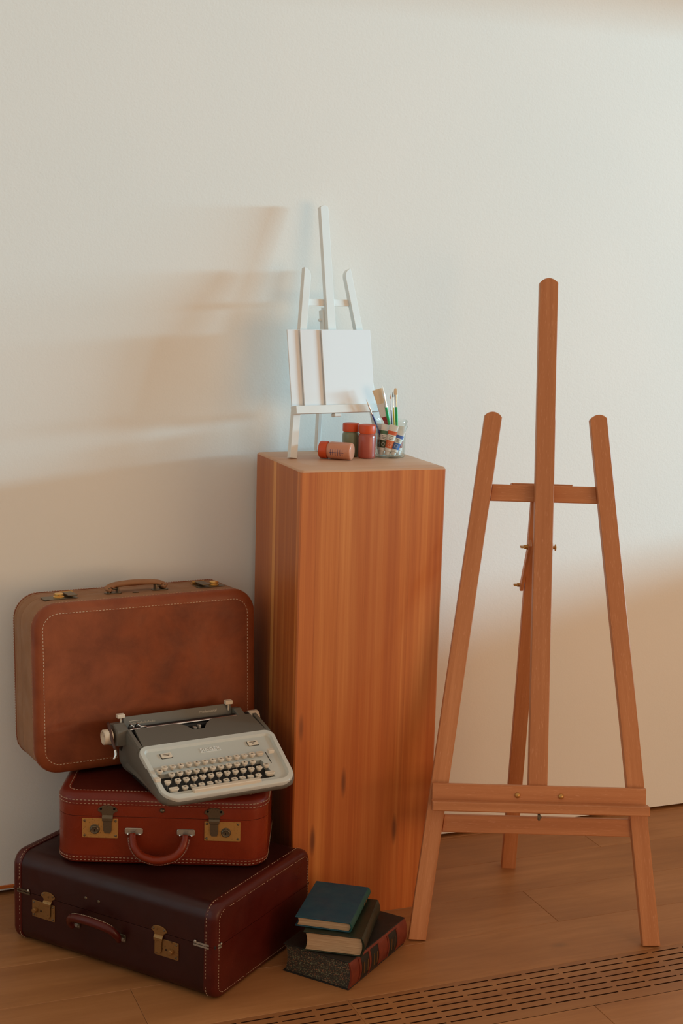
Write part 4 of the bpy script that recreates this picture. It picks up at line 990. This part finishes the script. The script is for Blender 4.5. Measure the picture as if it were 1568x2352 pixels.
# ------------------------------------------------------------------ books
M_page = mat('old_paper', (.50, .33, .19), .85, spec=.1); N = NT(M_page); v = N.coord((1, 1, 60)); g = N.noise(v, 12, 3); N.col(N.ramp(g, [(.35, (.42, .26, .14)), (.65, (.56, .38, .23))])); N.bump(g, .5, .0006)
M_marble = mat('speckled_edge', (.05, .04, .03), .6); N = NT(M_marble); v = N.coord()
vo = N.n('ShaderNodeTexVoronoi'); vo.inputs['Scale'].default_value = 330; N.l(v, vo.inputs['Vector'])
g = N.noise(v, 430, 3, .6, .6); N.col(N.mix(N.ramp(g, [(.54, (0,)*3), (.60, (1,)*3)]), (.030, .026, .018), N.mix(N.ramp(vo.outputs['Color'], [(.45, (0,)*3), (.5, (1,)*3)]), (.30, .13, .06), (.20, .20, .11))))
def book(name_l, c, yaw, w, h, t, z, cover, pages, spine=None, labels=None, name='book'):
    root = thing('book', name_l, 'book', (c[0], c[1], z), yaw, 'old books stacked on the floor')
    b = .0022
    for z0 in (0, t-b):
        bm = bmesh.new(); box(bm, -w/2, w/2-.004, -h/2, h/2, z0, z0+b, b=.0006); obj('cover_board', bm, cover, root)
    bm = bmesh.new(); rs = []
    n = 10; hp_ = h/2-.0035
    prof = []
    for k in range(n+1):
        f = k/n; zz = b+.0001+(t-2*b-.0002)*f; prof.append((-w/2+.0045+.0035*math.sin(PI*f)*(t/.04)**.5, zz))
    for k in range(n+1):
        f = 1-k/n; zz = b+.0001+(t-2*b-.0002)*f; prof.append((w/2-.0075+.004*math.sin(PI*f), zz))
    loft(bm, [[(x, y_, z_) for x, z_ in prof] for y_ in (-hp_, hp_)]); obj('page_block', bm, pages, root, smooth=True, angle=40)
    sp = spine or cover; bm = bmesh.new(); o_, i_ = [], []
    for k in range(n+1):
        f = k/n; a = PI*f; bulge = .0065*math.sin(a)*(t/.05)**.3
        o_.append((w/2-.006+bulge+.002*(0 < k < n), t*f)); i_.append((w/2-.0065+bulge*.75, t*f*.94+t*.03))
    loft(bm, [[(x, y_, z_) for x, z_ in o_+i_[::-1]] for y_ in (-h/2, h/2)]); s_o = obj('spine', bm, sp, root, smooth=True, angle=50)
    return root, s_o, o_
M_bkblack = leather('black_book_board', (.012, .010, .008), (.020, .016, .012), .5, 30)
M_bkred = leather('red_book_spine', (.11, .016, .008), (.20, .034, .015), .45, 30, wear=(.03, .01, .008))
M_blue = leather('blue_cloth', (.010, .050, .080), (.016, .070, .095), .55, 20, bmp=.4)
M_bluesp = leather('green_cloth_spine', (.010, .060, .055), (.018, .085, .070), .55, 20, bmp=.4)
M_dgreen = leather('dark_green_book', (.010, .016, .010), (.018, .026, .014), .35, 20)
M_gold = mat('gilt', (.45, .25, .09), .35, metal=.8)
BWd, BHt, BTk = .158, .240, .060
bk, sp, o_ = book('thick old book with speckled edges and red ribbed spine, at the bottom of the pile', (1.073, 2.597), math.radians(-51.2), BWd, BHt, BTk, 0, M_bkblack, M_marble, M_bkred)
def spine_band(y0, y1, g, m_, nm, o_=o_, parent=sp):
    bm = bmesh.new(); oo = [(x+g, z_) for x, z_ in o_[1:-1]]; ii = [(x-.002, z_) for x, z_ in o_[1:-1]]
    loft(bm, [[(x, y_, z_) for x, z_ in oo+ii[::-1]] for y_ in (y0, y1)]); return obj(nm, bm, m_, parent, smooth=True, angle=50)
for y0 in (-.085, -.045, -.005, .035, .075): spine_band(y0-.0025, y0+.0025, .0014, M_bkred, 'raised_band')
for y0 in (-.062, -.022, .056): spine_band(y0-.016, y0+.016, .0005, M_bkblack, 'title_label')
for y0 in (-.070, -.054, -.028, -.015, .049, .063):
    bm = bmesh.new(); xm = o_[5][0]+.0007; box(bm, xm-.0008, xm+.0002, y0-.0006, y0+.0006, BTk*.3, BTk*.7); obj('gilt_line', bm, M_gold, sp)
book('dark green book with ragged yellowed pages, in the middle of the pile', (1.058, 2.5835), math.radians(-32.7), .124, .184, .0405, BTk+.0008, M_dgreen, M_page)
bk, sp2, o2 = book('blue cloth book with green spine, on top of the pile', (1.047, 2.607), math.radians(-34.5), .118, .178, .0205, BTk+.0008+.0405+.0008, M_blue, M_page, M_bluesp)
for y0 in (.028, .043):
    spine_band(y0-.004, y0+.003, .0006, M_gold, 'gilt_title', o2[3:8], sp2)

# ------------------------------------------------------------------ fix: remove empty leftover data
for me in list(bpy.data.meshes):
    if me.users == 0: bpy.data.meshes.remove(me)
